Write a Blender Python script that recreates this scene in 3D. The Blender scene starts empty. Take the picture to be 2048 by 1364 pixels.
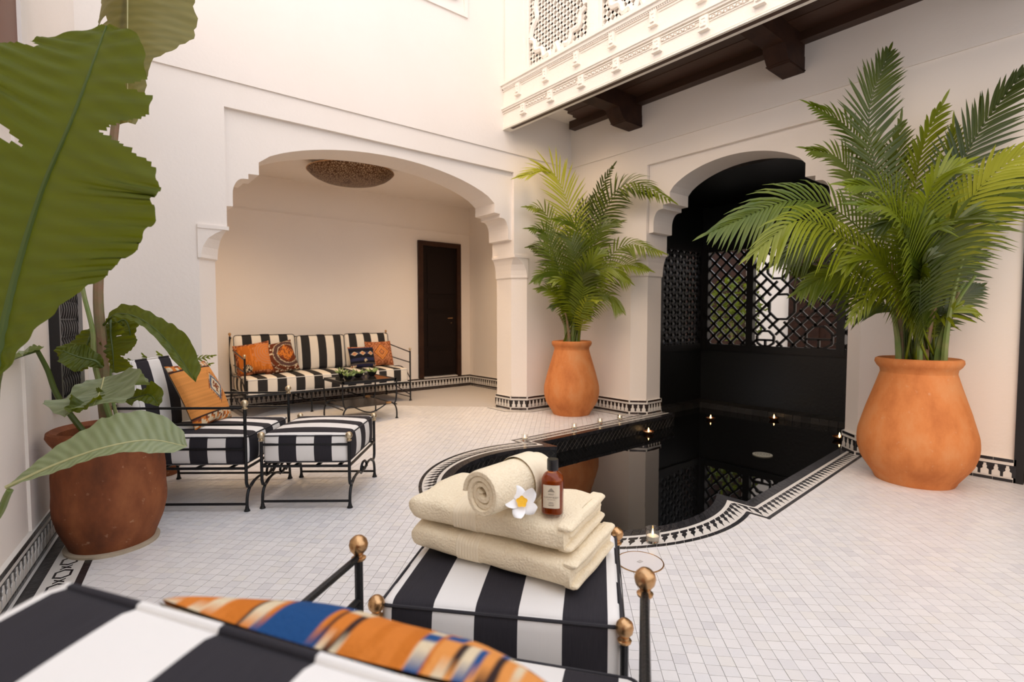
import bpy, bmesh, math, random
from mathutils import Vector, Matrix
import numpy as np

PI = math.pi
scene = bpy.context.scene
C = scene.collection
rnd = random.Random(7)

# ------------------------------------------------------------------ camera, sky, exposure
FPX = 1040.0; CAMH = 1.15
PITCH = math.atan(50 / FPX); HEAD = math.radians(50.5)
cam_d = bpy.data.cameras.new('camera')
cam_d.lens = FPX / 2048 * 36; cam_d.sensor_width = 36; cam_d.sensor_fit = 'HORIZONTAL'
cam_d.clip_start = 0.02; cam_d.clip_end = 200
cam_d.dof.use_dof = True; cam_d.dof.focus_distance = 2.2; cam_d.dof.aperture_fstop = 3.5
cam = bpy.data.objects.new('camera', cam_d); C.objects.link(cam)
cam.location = (0, 0, CAMH)
cam.rotation_euler = (PI / 2 - PITCH, 0, HEAD - PI / 2)
scene.camera = cam

world = bpy.data.worlds.new('sky'); scene.world = world
world.use_nodes = True
wn = world.node_tree.nodes; wl = world.node_tree.links
bg = wn['Background']
bg.inputs['Color'].default_value = (.94, .97, 1.07, 1)
bg.inputs['Strength'].default_value = 1.85

sun_d = bpy.data.lights.new('sun', 'SUN'); sun_d.energy = 1.65; sun_d.color = (1, .64, .30); sun_d.angle = math.radians(55)
sun = bpy.data.objects.new('sun', sun_d); C.objects.link(sun)
SUN_AZ, SUN_EL = math.radians(26), math.radians(36)      # light travels towards +x, +y, downwards
sun.rotation_euler = Vector((math.cos(SUN_AZ)*math.cos(SUN_EL), math.sin(SUN_AZ)*math.cos(SUN_EL), -math.sin(SUN_EL))).to_track_quat('-Z', 'Y').to_euler()

vs = scene.view_settings
vs.view_transform = 'Standard'; vs.look = 'None'; vs.gamma = 1.0; vs.use_curve_mapping = False
vs.exposure = 0.0

# pixel (2048x1364 frame) + distance along the view axis -> world point
FW = Vector((math.cos(HEAD) * math.cos(PITCH), math.sin(HEAD) * math.cos(PITCH), -math.sin(PITCH)))
RT = Vector((math.sin(HEAD), -math.cos(HEAD), 0)); UP = RT.cross(FW)
def at(px, py, d):
    return Vector((0, 0, CAMH)) + (FW + RT * ((px - 1024) / FPX) - UP * ((py - 682) / FPX)) * d
def proj(p):
    d = Vector(p) - Vector((0, 0, CAMH)); w = d.dot(FW)
    return 1024 + FPX * d.dot(RT) / w, 682 - FPX * d.dot(UP) / w, w

# ------------------------------------------------------------------ helpers
def lin(c):
    c = c / 255.0
    return c / 12.92 if c <= 0.04045 else ((c + 0.055) / 1.055) ** 2.4
def S(r, g, b): return (lin(r), lin(g), lin(b), 1.0)

class MB:
    def __init__(self): self.v = []; self.f = []; self.uv = None; self.col = None
    def add(self, vs, fs):
        o = len(self.v); self.v += [tuple(p) for p in vs]; self.f += [tuple(i + o for i in f) for f in fs]; return self
    def box(self, x0, x1, y0, y1, z0, z1):
        return self.add([(x0,y0,z0),(x1,y0,z0),(x1,y1,z0),(x0,y1,z0),(x0,y0,z1),(x1,y0,z1),(x1,y1,z1),(x0,y1,z1)],
                        [(0,3,2,1),(4,5,6,7),(0,1,5,4),(1,2,6,5),(2,3,7,6),(3,0,4,7)])
    def prism(self, poly, z0, z1, f=None):
        """poly 2d extruded; f maps (a,b,h) to xyz"""
        f = f or (lambda a, b, h: (a, b, h))
        n = len(poly)
        vs = [f(a, b, z0) for a, b in poly] + [f(a, b, z1) for a, b in poly]
        fs = [tuple(range(n - 1, -1, -1)), tuple(range(n, 2 * n))] + [(i, (i + 1) % n, n + (i + 1) % n, n + i) for i in range(n)]
        return self.add(vs, fs)
    def loft(self, rings, close=True, cap=True):
        n = len(rings[0]); vs = [p for r in rings for p in r]; fs = []
        for k in range(len(rings) - 1):
            for i in range(n if close else n - 1):
                j = (i + 1) % n
                fs.append((k * n + i, k * n + j, (k + 1) * n + j, (k + 1) * n + i))
        if cap and close:
            fs.append(tuple(range(n - 1, -1, -1))); fs.append(tuple(range((len(rings) - 1) * n, len(rings) * n)))
        return self.add(vs, fs)
    def tube(self, pts, r, n=8, closed=False):
        pts = [Vector(p) for p in pts]; m = len(pts); rings = []; nrm = None
        for i, p in enumerate(pts):
            if closed: t = pts[(i + 1) % m] - pts[i - 1]
            else: t = pts[min(i + 1, m - 1)] - pts[max(i - 1, 0)]
            if t.length < 1e-9: t = Vector((0, 0, 1))
            t.normalize()
            if nrm is None:
                a = Vector((0, 0, 1)) if abs(t.z) < .9 else Vector((1, 0, 0)); nrm = t.cross(a).normalized()
            else:
                nrm = nrm - t * nrm.dot(t)
                if nrm.length < 1e-6: nrm = t.orthogonal()
                nrm.normalize()
            b = t.cross(nrm); rr = r[i] if isinstance(r, (list, tuple)) else r
            rings.append([p + (nrm * math.cos(2*PI*k/n) + b * math.sin(2*PI*k/n)) * rr for k in range(n)])
        if closed: rings.append(rings[0]); return self.loft(rings, cap=False)
        return self.loft(rings)
    def lathe(self, prof, n=32, c=(0,0,0), ring=False):
        if ring: prof = list(prof) + [prof[0]]
        rings = []
        for r, z in prof:
            rings.append([(c[0] + r * math.cos(2*PI*k/n), c[1] + r * math.sin(2*PI*k/n), c[2] + z) for k in range(n)])
        return self.loft(rings, cap=not ring)
    def sphere(self, c, r, n=12, sz=1.0):
        return self.lathe([(max(1e-4, r * math.sin(PI * k / (n//2+2))), -r * sz * math.cos(PI * k / (n//2+2))) for k in range(n//2 + 3)], n, c)
    def build(self, name, mat, parent=None, smooth=None, loc=None):
        me = bpy.data.meshes.new(name); me.from_pydata(self.v, [], self.f); me.update()
        if self.uv is not None:
            u = me.uv_layers.new(name='UVMap'); u.data.foreach_set('uv', [c for p in self.uv for c in p])
        if self.col is not None:
            a = me.color_attributes.new('col', 'FLOAT_COLOR', 'POINT'); a.data.foreach_set('color', [c for p in self.col for c in p])
        me.materials.append(mat)
        bm = bmesh.new(); bm.from_mesh(me); bmesh.ops.recalc_face_normals(bm, faces=bm.faces) if smooth != 'raw' else None
        bm.to_mesh(me); bm.free()
        if smooth:
            me.shade_smooth()
            if smooth != 'raw': me.set_sharp_from_angle(angle=0.7)
        o = bpy.data.objects.new(name, me); C.objects.link(o)
        if parent: o.parent = parent
        if loc is not None: o.location = loc
        return o

def inst(src, name, parent=None, loc=(0,0,0), rot=None, mat=None):
    o = bpy.data.objects.new(name, src.data if hasattr(src, 'data') else src); C.objects.link(o)
    o.location = loc
    if rot is not None: o.rotation_euler = rot
    if parent: o.parent = parent
    return o
def tag(o, label, cat, group=None, kind=None):
    o['label'] = label; o['category'] = cat
    if group: o['group'] = group
    if kind: o['kind'] = kind
    return o
def thing(name, label, cat, loc=(0,0,0), rz=0, group=None, kind=None):
    o = bpy.data.objects.new(name, None); C.objects.link(o); o.empty_display_size = .05
    o.location = loc; o.rotation_euler = (0, 0, rz)
    return tag(o, label, cat, group, kind)
def bez(p, n):
    p = [Vector(q) for q in p]; out = []
    for i in range(n + 1):
        t = i / n; q = p
        while len(q) > 1: q = [a.lerp(b, t) for a, b in zip(q, q[1:])]
        out.append(q[0])
    return out
def catmull(P, n):
    P = [Vector(p) for p in P]; P = [P[0] * 2 - P[1]] + P + [P[-1] * 2 - P[-2]]; out = []
    for i in range(1, len(P) - 2):
        for k in range(n):
            t = k / n
            out.append(.5 * ((2 * P[i]) + (P[i+1] - P[i-1]) * t + (2*P[i-1] - 5*P[i] + 4*P[i+1] - P[i+2]) * t*t + (3*P[i] - P[i-1] - 3*P[i+1] + P[i+2]) * t**3))
    out.append(P[-2].copy()); return out
def interp(x, xs, ys):
    return float(np.interp(x, xs, ys))

# ------------------------------------------------------------------ materials
def newmat(name):
    m = bpy.data.materials.new(name); m.use_nodes = True
    return m, m.node_tree.nodes, m.node_tree.links, m.node_tree.nodes['Principled BSDF']
def N(nodes, t, **kw):
    n = nodes.new(t)
    for k, v in kw.items(): setattr(n, k, v)
    return n
def mat(name, col, rough=.6, metal=0., col2=None, nscale=6., ncontrast=(.35, .65), bump=0., bscale=60., spec=.5, coat=0., rand=None, detail=4.):
    m, nd, lk, b = newmat(name)
    b.inputs['Base Color'].default_value = col; b.inputs['Roughness'].default_value = rough
    b.inputs['Metallic'].default_value = metal; b.inputs['Specular IOR Level'].default_value = spec
    b.inputs['Coat Weight'].default_value = coat
    tc = N(nd, 'ShaderNodeTexCoord')
    src = None
    if col2 is not None:
        no = N(nd, 'ShaderNodeTexNoise'); no.inputs['Scale'].default_value = nscale; no.inputs['Detail'].default_value = detail
        lk.new(tc.outputs['Object'], no.inputs['Vector'])
        r = N(nd, 'ShaderNodeValToRGB'); r.color_ramp.elements[0].position = ncontrast[0]; r.color_ramp.elements[1].position = ncontrast[1]
        r.color_ramp.elements[0].color = col; r.color_ramp.elements[1].color = col2
        lk.new(no.outputs['Fac'], r.inputs['Fac']); src = r.outputs['Color']
    if rand is not None:   # per-piece variation
        g = N(nd, 'ShaderNodeNewGeometry'); oi = N(nd, 'ShaderNodeObjectInfo')
        ad = N(nd, 'ShaderNodeMath', operation='ADD'); lk.new(g.outputs['Random Per Island'], ad.inputs[0]); lk.new(oi.outputs['Random'], ad.inputs[1])
        fr = N(nd, 'ShaderNodeMath', operation='FRACT'); lk.new(ad.outputs[0], fr.inputs[0])
        rr = N(nd, 'ShaderNodeValToRGB'); els = rr.color_ramp.elements
        els[0].color = rand[0]; els[1].color = rand[-1]
        for i, c in enumerate(rand[1:-1]):
            e = els.new((i + 1) / (len(rand) - 1)); e.color = c
        lk.new(fr.outputs[0], rr.inputs['Fac']); src2 = rr.outputs['Color']
        if src is not None:
            mx = N(nd, 'ShaderNodeMix', data_type='RGBA', blend_type='MULTIPLY'); mx.inputs[0].default_value = 1
            lk.new(src, mx.inputs[6]); lk.new(src2, mx.inputs[7]); src = mx.outputs[2]
        else: src = src2
    if src is not None: lk.new(src, b.inputs['Base Color'])
    if bump:
        n2 = N(nd, 'ShaderNodeTexNoise'); n2.inputs['Scale'].default_value = bscale; n2.inputs['Detail'].default_value = 3
        lk.new(tc.outputs['Object'], n2.inputs['Vector'])
        bp = N(nd, 'ShaderNodeBump'); bp.inputs['Strength'].default_value = bump; bp.inputs['Distance'].default_value = .01
        lk.new(n2.outputs['Fac'], bp.inputs['Height']); lk.new(bp.outputs['Normal'], b.inputs['Normal'])
    return m

M = {}
M['plaster'] = mat('plaster', (.86, .79, .72, 1), .85, col2=(.845, .77, .695, 1), nscale=1.3, bump=.12, bscale=35, spec=.25)
M['stucco'] = mat('stucco', (.87, .81, .73, 1), .8, bump=.3, bscale=80, spec=.25)
M['grout'] = mat('grout', (.52, .48, .45, 1), .9, spec=.2)
M['floor_tile'] = mat('floor_tile', (.76, .73, .715, 1), .34, rand=[(.68,.66,.66,1),(.78,.76,.75,1),(.73,.705,.69,1),(.80,.775,.755,1),(.745,.725,.715,1),(.77,.74,.70,1)], bump=.25, bscale=14, spec=.45)
M['white_tile'] = mat('white_tile', (.76, .72, .66, 1), .3, rand=[(.72,.68,.62,1),(.80,.76,.70,1)], bump=.2, bscale=30)
M['black_tile'] = mat('black_tile', (.016, .015, .017, 1), .25, rand=[(.011,.011,.013,1),(.03,.028,.03,1),(.018,.017,.02,1)], bump=.3, bscale=40)
M['brown_tile'] = mat('brown_tile', (.03, .018, .014, 1), .25, rand=[(.018,.012,.01,1),(.05,.026,.02,1)], bump=.3, bscale=40)
M['dark_wood'] = mat('dark_wood', (.026, .010, .006, 1), .6, col2=(.042, .017, .009, 1), nscale=9, bump=.1, spec=.2)
M['soffit_wood'] = mat('soffit_wood', (.050, .022, .012, 1), .5, rand=[(.040,.017,.009,1),(.066,.029,.016,1)], bump=.15, bscale=30)
M['black_wood'] = mat('black_wood', (.007, .006, .006, 1), .35, bump=.1)
M['niche_tile'] = mat('niche_tile', (.008, .008, .008, 1), .4, rand=[(.005,.005,.005,1),(.013,.013,.013,1)], bump=.3, bscale=25)
M['ledge_tile'] = mat('ledge_tile', (.022, .02, .019, 1), .3, rand=[(.014,.013,.012,1),(.04,.036,.032,1)], bump=.6, bscale=60)
M['iron'] = mat('iron', (.012, .012, .013, 1), .38, metal=.4, bump=.2, bscale=200)
M['brass'] = mat('brass', (.62, .36, .16, 1), .3, metal=1., col2=(.50, .30, .15, 1), nscale=20, bump=.15, bscale=90)
M['brass_pale'] = mat('brass_pale', (.60, .50, .34, 1), .33, metal=1., bump=.15, bscale=90)
M['copper'] = mat('copper', (.62, .25, .10, 1), .3, metal=1.)
M['piping_dark'] = mat('piping_dark', (.022, .02, .024, 1), .8)
M['piping_white'] = mat('piping_white', (.80, .77, .72, 1), .8)
M['cream_cloth'] = mat('cream_cloth', (.66, .55, .41, 1), .9, bump=.15, bscale=250)
M['soil'] = mat('soil', (.05, .032, .02, 1), .95, col2=(.11, .075, .05, 1), nscale=40, bump=.6, bscale=50)
M['stem'] = mat('stem', (.13, .20, .045, 1), .5, col2=(.20, .22, .07, 1), nscale=14)
M['sheath'] = mat('sheath', (.24, .13, .075, 1), .6, col2=(.17, .15, .06, 1), nscale=16, bump=.2)
M['towel'] = mat('towel', (.91, .785, .57, 1), .95, col2=(.87, .735, .52, 1), nscale=120, bump=.5, bscale=170, spec=.1)
M['towel_band'] = mat('towel_band', (.87, .75, .55, 1), .8, bump=.1, bscale=300, spec=.2)
M['label'] = mat('label', (.70, .60, .45, 1), .7)
M['ink'] = mat('ink', (.22, .18, .14, 1), .7)
M['cap'] = mat('cap', (.008, .008, .01, 1), .3)
M['petal'] = mat('petal', (.90, .89, .88, 1), .45)
M['petal_yellow'] = mat('petal_yellow', (.86, .46, .01, 1), .6)
M['wax'] = mat('wax', (.80, .74, .62, 1), .5)
M['frame_wood'] = mat('frame_wood', (.16, .05, .018, 1), .45)
M['paper'] = mat('paper', (.66, .54, .41, 1), .8)
M['white_paint'] = mat('white_paint', (.78, .76, .72, 1), .6)

def emis(name, col, s):
    m, nd, lk, b = newmat(name)
    b.inputs['Base Color'].default_value = (0, 0, 0, 1); b.inputs['Emission Color'].default_value = col; b.inputs['Emission Strength'].default_value = s
    return m
M['flame'] = emis('flame', (1, .62, .25, 1), 14)

def stripe_mat(name, dark, light, rough=.85):
    m, nd, lk, b = newmat(name)
    b.inputs['Roughness'].default_value = rough; b.inputs['Specular IOR Level'].default_value = .2
    uv = N(nd, 'ShaderNodeUVMap', uv_map='UVMap'); sp = N(nd, 'ShaderNodeSeparateXYZ'); lk.new(uv.outputs[0], sp.inputs[0])
    a = N(nd, 'ShaderNodeMath', operation='ADD'); a.inputs[1].default_value = .0525 + 21; lk.new(sp.outputs[0], a.inputs[0])
    d = N(nd, 'ShaderNodeMath', operation='DIVIDE'); d.inputs[1].default_value = .21; lk.new(a.outputs[0], d.inputs[0])
    fr = N(nd, 'ShaderNodeMath', operation='FRACT'); lk.new(d.outputs[0], fr.inputs[0])
    g = N(nd, 'ShaderNodeMath', operation='LESS_THAN'); g.inputs[1].default_value = .5; lk.new(fr.outputs[0], g.inputs[0])
    # fine thread streaks
    mp = N(nd, 'ShaderNodeMapping'); mp.inputs['Scale'].default_value = (520, 18, 1); lk.new(uv.outputs[0], mp.inputs[0])
    no = N(nd, 'ShaderNodeTexNoise'); no.inputs['Scale'].default_value = 1; no.inputs['Detail'].default_value = 2; lk.new(mp.outputs[0], no.inputs['Vector'])
    md = N(nd, 'ShaderNodeMix', data_type='RGBA'); md.inputs[6].default_value = dark; md.inputs[7].default_value = tuple(c * 1.9 for c in dark[:3]) + (1,)
    lk.new(no.outputs['Fac'], md.inputs[0])
    mx = N(nd, 'ShaderNodeMix', data_type='RGBA'); mx.inputs[6].default_value = light
    lk.new(g.outputs[0], mx.inputs[0]); lk.new(md.outputs[2], mx.inputs[7]); lk.new(mx.outputs[2], b.inputs['Base Color'])
    bp = N(nd, 'ShaderNodeBump'); bp.inputs['Strength'].default_value = .12; bp.inputs['Distance'].default_value = .002
    lk.new(no.outputs['Fac'], bp.inputs['Height']); lk.new(bp.outputs['Normal'], b.inputs['Normal'])
    return m
M['stripe'] = stripe_mat('stripe_cloth', (.020, .018, .021, 1), (.80, .765, .72, 1))
M['stripe_sofa'] = stripe_mat('stripe_sofa', (.020, .018, .017, 1), (.78, .71, .60, 1))

def attr_mat(name, rough=.9, bump=.5, bscale=160):
    m, nd, lk, b = newmat(name)
    b.inputs['Roughness'].default_value = rough; b.inputs['Specular IOR Level'].default_value = .15
    a = N(nd, 'ShaderNodeVertexColor', layer_name='col'); lk.new(a.outputs['Color'], b.inputs['Base Color'])
    tc = N(nd, 'ShaderNodeTexCoord'); n2 = N(nd, 'ShaderNodeTexNoise'); n2.inputs['Scale'].default_value = bscale
    lk.new(tc.outputs['Object'], n2.inputs['Vector'])
    bp = N(nd, 'ShaderNodeBump'); bp.inputs['Strength'].default_value = bump; bp.inputs['Distance'].default_value = .004
    lk.new(n2.outputs['Fac'], bp.inputs['Height']); lk.new(bp.outputs['Normal'], b.inputs['Normal'])
    return m
M['kilim'] = attr_mat('kilim')

def terracotta(name, c1, c2, c3):
    m, nd, lk, b = newmat(name)
    b.inputs['Roughness'].default_value = .75; b.inputs['Specular IOR Level'].default_value = .25
    tc = N(nd, 'ShaderNodeTexCoord')
    mp = N(nd, 'ShaderNodeMapping'); mp.inputs['Scale'].default_value = (1, 1, .55); lk.new(tc.outputs['Object'], mp.inputs[0])
    n1 = N(nd, 'ShaderNodeTexNoise'); n1.inputs['Scale'].default_value = 5; n1.inputs['Detail'].default_value = 5; n1.inputs['Roughness'].default_value = .6; lk.new(mp.outputs[0], n1.inputs['Vector'])
    r = N(nd, 'ShaderNodeValToRGB'); e = r.color_ramp.elements
    e[0].position = .3; e[0].color = c1; e[1].position = .72; e[1].color = c3; k = e.new(.5); k.color = c2
    lk.new(n1.outputs['Fac'], r.inputs['Fac'])
    n2 = N(nd, 'ShaderNodeTexNoise'); n2.inputs['Scale'].default_value = 30; n2.inputs['Detail'].default_value = 6; lk.new(tc.outputs['Object'], n2.inputs['Vector'])
    r2 = N(nd, 'ShaderNodeValToRGB'); r2.color_ramp.elements[0].position = .66; r2.color_ramp.elements[1].position = .74
    lk.new(n2.outputs['Fac'], r2.inputs['Fac'])
    mx = N(nd, 'ShaderNodeMix', data_type='RGBA'); mx.inputs[7].default_value = (.62, .40, .25, 1)
    ml = N(nd, 'ShaderNodeMath', operation='MULTIPLY'); ml.inputs[1].default_value = .35; lk.new(r2.outputs['Color'], ml.inputs[0])
    lk.new(ml.outputs[0], mx.inputs[0]); lk.new(r.outputs['Color'], mx.inputs[6]); lk.new(mx.outputs[2], b.inputs['Base Color'])
    bp = N(nd, 'ShaderNodeBump'); bp.inputs['Strength'].default_value = .35; bp.inputs['Distance'].default_value = .006
    lk.new(n1.outputs['Fac'], bp.inputs['Height']); lk.new(bp.outputs['Normal'], b.inputs['Normal'])
    return m
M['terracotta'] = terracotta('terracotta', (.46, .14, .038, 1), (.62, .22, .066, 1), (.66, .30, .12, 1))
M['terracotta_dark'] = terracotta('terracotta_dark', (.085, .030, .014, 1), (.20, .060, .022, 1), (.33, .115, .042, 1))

def leaf_mat(name, c1, c2, rough=.42, trans=.3, veins=0., tcol=(.30, .42, .02, 1), rand=False):
    m, nd, lk, b = newmat(name)
    b.inputs['Roughness'].default_value = rough
    tc = N(nd, 'ShaderNodeTexCoord')
    no = N(nd, 'ShaderNodeTexNoise'); no.inputs['Scale'].default_value = 5; lk.new(tc.outputs['Object'], no.inputs['Vector'])
    fac = no.outputs['Fac']
    if rand:
        oi = N(nd, 'ShaderNodeObjectInfo')
        ma = N(nd, 'ShaderNodeMath', operation='MULTIPLY_ADD'); ma.inputs[1].default_value = .9
        sb = N(nd, 'ShaderNodeMath', operation='SUBTRACT'); sb.inputs[1].default_value = .45; lk.new(no.outputs['Fac'], sb.inputs[0])
        lk.new(oi.outputs['Random'], ma.inputs[0]); lk.new(sb.outputs[0], ma.inputs[2]); fac = ma.outputs[0]
    mx = N(nd, 'ShaderNodeMix', data_type='RGBA'); mx.inputs[6].default_value = c1; mx.inputs[7].default_value = c2
    lk.new(fac, mx.inputs[0]); col = mx.outputs[2]
    if veins:
        uv = N(nd, 'ShaderNodeUVMap', uv_map='UVMap')
        wv = N(nd, 'ShaderNodeTexWave', bands_direction='Y'); wv.inputs['Scale'].default_value = veins; wv.inputs['Distortion'].default_value = 1.5; wv.inputs['Detail'].default_value = 2
        lk.new(uv.outputs[0], wv.inputs['Vector'])
        m2 = N(nd, 'ShaderNodeMix', data_type='RGBA', blend_type='MULTIPLY'); m2.inputs[0].default_value = .5
        r = N(nd, 'ShaderNodeValToRGB'); r.color_ramp.elements[0].color = (.55, .6, .5, 1); r.color_ramp.elements[1].color = (1, 1, 1, 1)
        lk.new(wv.outputs['Fac'], r.inputs['Fac']); lk.new(col, m2.inputs[6]); lk.new(r.outputs['Color'], m2.inputs[7]); col = m2.outputs[2]
        bp = N(nd, 'ShaderNodeBump'); bp.inputs['Strength'].default_value = .3; bp.inputs['Distance'].default_value = .004
        lk.new(wv.outputs['Fac'], bp.inputs['Height']); lk.new(bp.outputs['Normal'], b.inputs['Normal'])
    lk.new(col, b.inputs['Base Color'])
    tr = N(nd, 'ShaderNodeBsdfTranslucent'); tr.inputs['Color'].default_value = tcol
    ms = N(nd, 'ShaderNodeMixShader'); ms.inputs[0].default_value = trans
    lk.new(b.outputs[0], ms.inputs[1]); lk.new(tr.outputs[0], ms.inputs[2])
    lk.new(ms.outputs[0], nd['Material Output'].inputs['Surface'])
    return m
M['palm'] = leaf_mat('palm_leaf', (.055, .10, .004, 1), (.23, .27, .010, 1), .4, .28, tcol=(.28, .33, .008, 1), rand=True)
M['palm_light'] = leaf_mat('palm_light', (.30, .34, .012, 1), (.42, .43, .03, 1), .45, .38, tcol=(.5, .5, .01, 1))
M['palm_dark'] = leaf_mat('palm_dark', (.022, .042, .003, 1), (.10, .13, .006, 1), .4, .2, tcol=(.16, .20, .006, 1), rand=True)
M['banana'] = leaf_mat('banana_leaf', (.050, .085, .002, 1), (.10, .125, .003, 1), .55, .36, veins=5, tcol=(.24, .27, .002, 1))
M['banana_old'] = leaf_mat('banana_old', (.15, .13, .03, 1), (.25, .22, .065, 1), .5, .3, veins=6, tcol=(.3, .27, .05, 1))
M['banana_pale'] = leaf_mat('banana_pale', (.22, .25, .13, 1), (.33, .35, .22, 1), .4, .2, veins=5)
M['midrib'] = mat('midrib', (.06, .09, .01, 1), .45)
M['midrib_pale'] = mat('midrib_pale', (.45, .42, .20, 1), .5)
M['succulent'] = leaf_mat('succulent', (.22, .34, .06, 1), (.42, .50, .22, 1), .4, .15)

# glass, amber, water
def glass(name, col, rough=0.02, ior=1.45):
    m, nd, lk, b = newmat(name)
    b.inputs['Base Color'].default_value = col; b.inputs['Roughness'].default_value = rough; b.inputs['IOR'].default_value = ior
    b.inputs['Transmission Weight'].default_value = 1
    return m
M['glass'] = glass('clear_glass', (.97, .96, .94, 1))
M['amber'] = glass('amber_glass', (.75, .28, .06, 1), .05)
M['oil'] = mat('amber_oil', (.42, .135, .015, 1), .15)
m, nd, lk, b = newmat('black_water')
b.inputs['Base Color'].default_value = (.0025, .0028, .0032, 1); b.inputs['Roughness'].default_value = .015; b.inputs['IOR'].default_value = 1.36
b.inputs['Specular IOR Level'].default_value = .65
tc = N(nd, 'ShaderNodeTexCoord'); no = N(nd, 'ShaderNodeTexNoise'); no.inputs['Scale'].default_value = 3.2; no.inputs['Detail'].default_value = 2
lk.new(tc.outputs['Object'], no.inputs['Vector'])
bp = N(nd, 'ShaderNodeBump'); bp.inputs['Strength'].default_value = .035; bp.inputs['Distance'].default_value = .02
lk.new(no.outputs['Fac'], bp.inputs['Height']); lk.new(bp.outputs['Normal'], b.inputs['Normal'])
M['water'] = m
# pierced brass dish: dark bronze with fine bright perforations
m, nd, lk, b = newmat('pierced_brass')
b.inputs['Metallic'].default_value = .8; b.inputs['Roughness'].default_value = .45
tc = N(nd, 'ShaderNodeTexCoord'); vo = N(nd, 'ShaderNodeTexVoronoi', feature='DISTANCE_TO_EDGE'); vo.inputs['Scale'].default_value = 38
lk.new(tc.outputs['Object'], vo.inputs['Vector'])
r = N(nd, 'ShaderNodeValToRGB'); r.color_ramp.elements[0].position = .10; r.color_ramp.elements[1].position = .2
r.color_ramp.elements[0].color = (.10, .045, .02, 1); r.color_ramp.elements[1].color = (.34, .24, .15, 1)
lk.new(vo.outputs['Distance'], r.inputs['Fac']); lk.new(r.outputs['Color'], b.inputs['Base Color'])
bp = N(nd, 'ShaderNodeBump'); bp.inputs['Strength'].default_value = .6; bp.inputs['Distance'].default_value = .01
lk.new(vo.outputs['Distance'], bp.inputs['Height']); lk.new(bp.outputs['Normal'], b.inputs['Normal'])
M['pierced'] = m

# ================================================================== STRUCTURE
def struct(o, label, cat): return tag(o, label, cat, kind='structure')

# ---- plan constants
YA = 4.78; XB = 4.93            # faces of the arcade walls
TA = .42; TB = .40              # wall thickness
ZCAP0, ZCAP1, ZPAN, ZGRV = 1.62, 1.87, 2.84, 3.05
HT = 7.0

def wall_frame(O, u, v):
    """maps (a along u, b into the wall, z) to world"""
    return lambda a, b, z: (O[0] + u[0]*a + v[0]*b, O[1] + u[1]*a + v[1]*b, z)

def arch_poly(half, apex, end_z, dz=0.):
    """lower outline of the cusped spandrel, from left spring to right spring, a measured from the arch centre"""
    off = [(0, 2.05+dz), (.06, 2.055+dz), (.06, 2.15+dz)]
    for k in range(1, 7):
        th = k / 6 * PI / 2; off.append((.06 + .085 * (1 - math.cos(th)), 2.15+dz + .145 * math.sin(th)))
    off += [(.182, 2.297+dz), (.182, 2.34+dz), (.265, 2.345+dz), (.265, end_z)]
    L = [(-half + o, z) for o, z in off]
    w = half - .265; n = 28
    mid = []
    for k in range(1, n):
        a = -w + 2 * w * k / n; q = 1 - (a / w) ** 2
        mid.append((a, end_z + (apex - end_z) * q ** .72))
    R = [(-a, z) for a, z in reversed(L)]
    return L + mid + R

def arcade(name, label, O, u, v, T, c_a, half, jamb, a0, a1, apex, end_z, dz, side_lab):
    """wall along u with one cusped arch centred at a=c_a; jamb = half distance between pier corners"""
    F = wall_frame(O, u, v)
    mb = MB()
    ch = .135
    for sgn, aend in ((-1, a0), (1, a1)):
        k = c_a + sgn * jamb
        g = lambda a, b, z, k=k, s=sgn: F(k + s * a, b, z)
        Lw = abs(aend - k)
        # shaft with chamfered corner (local a measured from corner into the pier)
        sh = [(Lw, 0), (ch, 0), (0, ch), (0, T), (Lw, T)]
        mb.prism(sh, 0, ZCAP0, g)
        mb.prism([(Lw, 0), (-.07, 0), (-.07, T), (Lw, T)], ZCAP1, ZPAN, g)
        rows = []
        for z, ext, c, fr in ((1.60, 0, .135, 0), (1.615, .018, .14, -.016), (1.64, .018, .14, -.016), (1.70, .022, .132, -.016), (1.77, .034, .105, -.016),
                              (1.815, .05, .065, -.016), (1.845, .066, .03, -.016), (1.846, .08, .004, -.024), (1.875, .08, .004, -.024)):
            rows.append([g(.145, fr, z), g(c - ext, fr, z), g(-ext, c + fr if c > .01 else fr + .004, z), g(-ext, T, z), g(.145, T, z)])
        mb.loft(rows)
        mb.prism([(Lw, 0), (.14, 0), (.14, T), (Lw, T)], ZCAP0, ZCAP1, g)
    ap = arch_poly(half, apex, end_z, dz)
    poly = [(c_a + a, z) for a, z in ap]
    poly = [(c_a - half, ZPAN + .01)] + poly + [(c_a + half, ZPAN + .01)]
    mb.prism(poly, .04, T, lambda a, z, b: F(a, b, z))
    mb.prism([(a0, 0), (a1, 0), (a1, T), (a0, T)], ZPAN, ZGRV, F)
    mb.prism([(a0, -.016), (a1, -.016), (a1, T), (a0, T)], ZGRV, HT, F)
    o = mb.build(name, M['plaster'])
    return struct(o, label, 'wall')

arcade('wall_back', 'cream plaster wall with a wide cusped arch opening onto the sofa recess', (0, YA), (1, 0), (0, 1), TA, 2.45, 1.525, 1.59, -.30, XB + TB, 2.735, 2.45, 0, 'A')
arcade('wall_right', 'cream plaster wall with the narrower arch over the black pool', (XB, 0), (0, 1), (1, 0), TB, 2.64, .955, 1.03, .53, YA + .05, 2.735, 2.50, .035, 'B')
# piece of the right wall beyond the dark doorway and above it
mb = MB(); mb.box(XB, XB + TB, -.35 - 2.0, -.42, 0, HT); mb.box(XB, XB + TB, -.42, .53, 2.25, HT)
struct(mb.build('wall_right', M['plaster']), 'cream plaster wall around the dark doorway past the large palm', 'wall')
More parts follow.
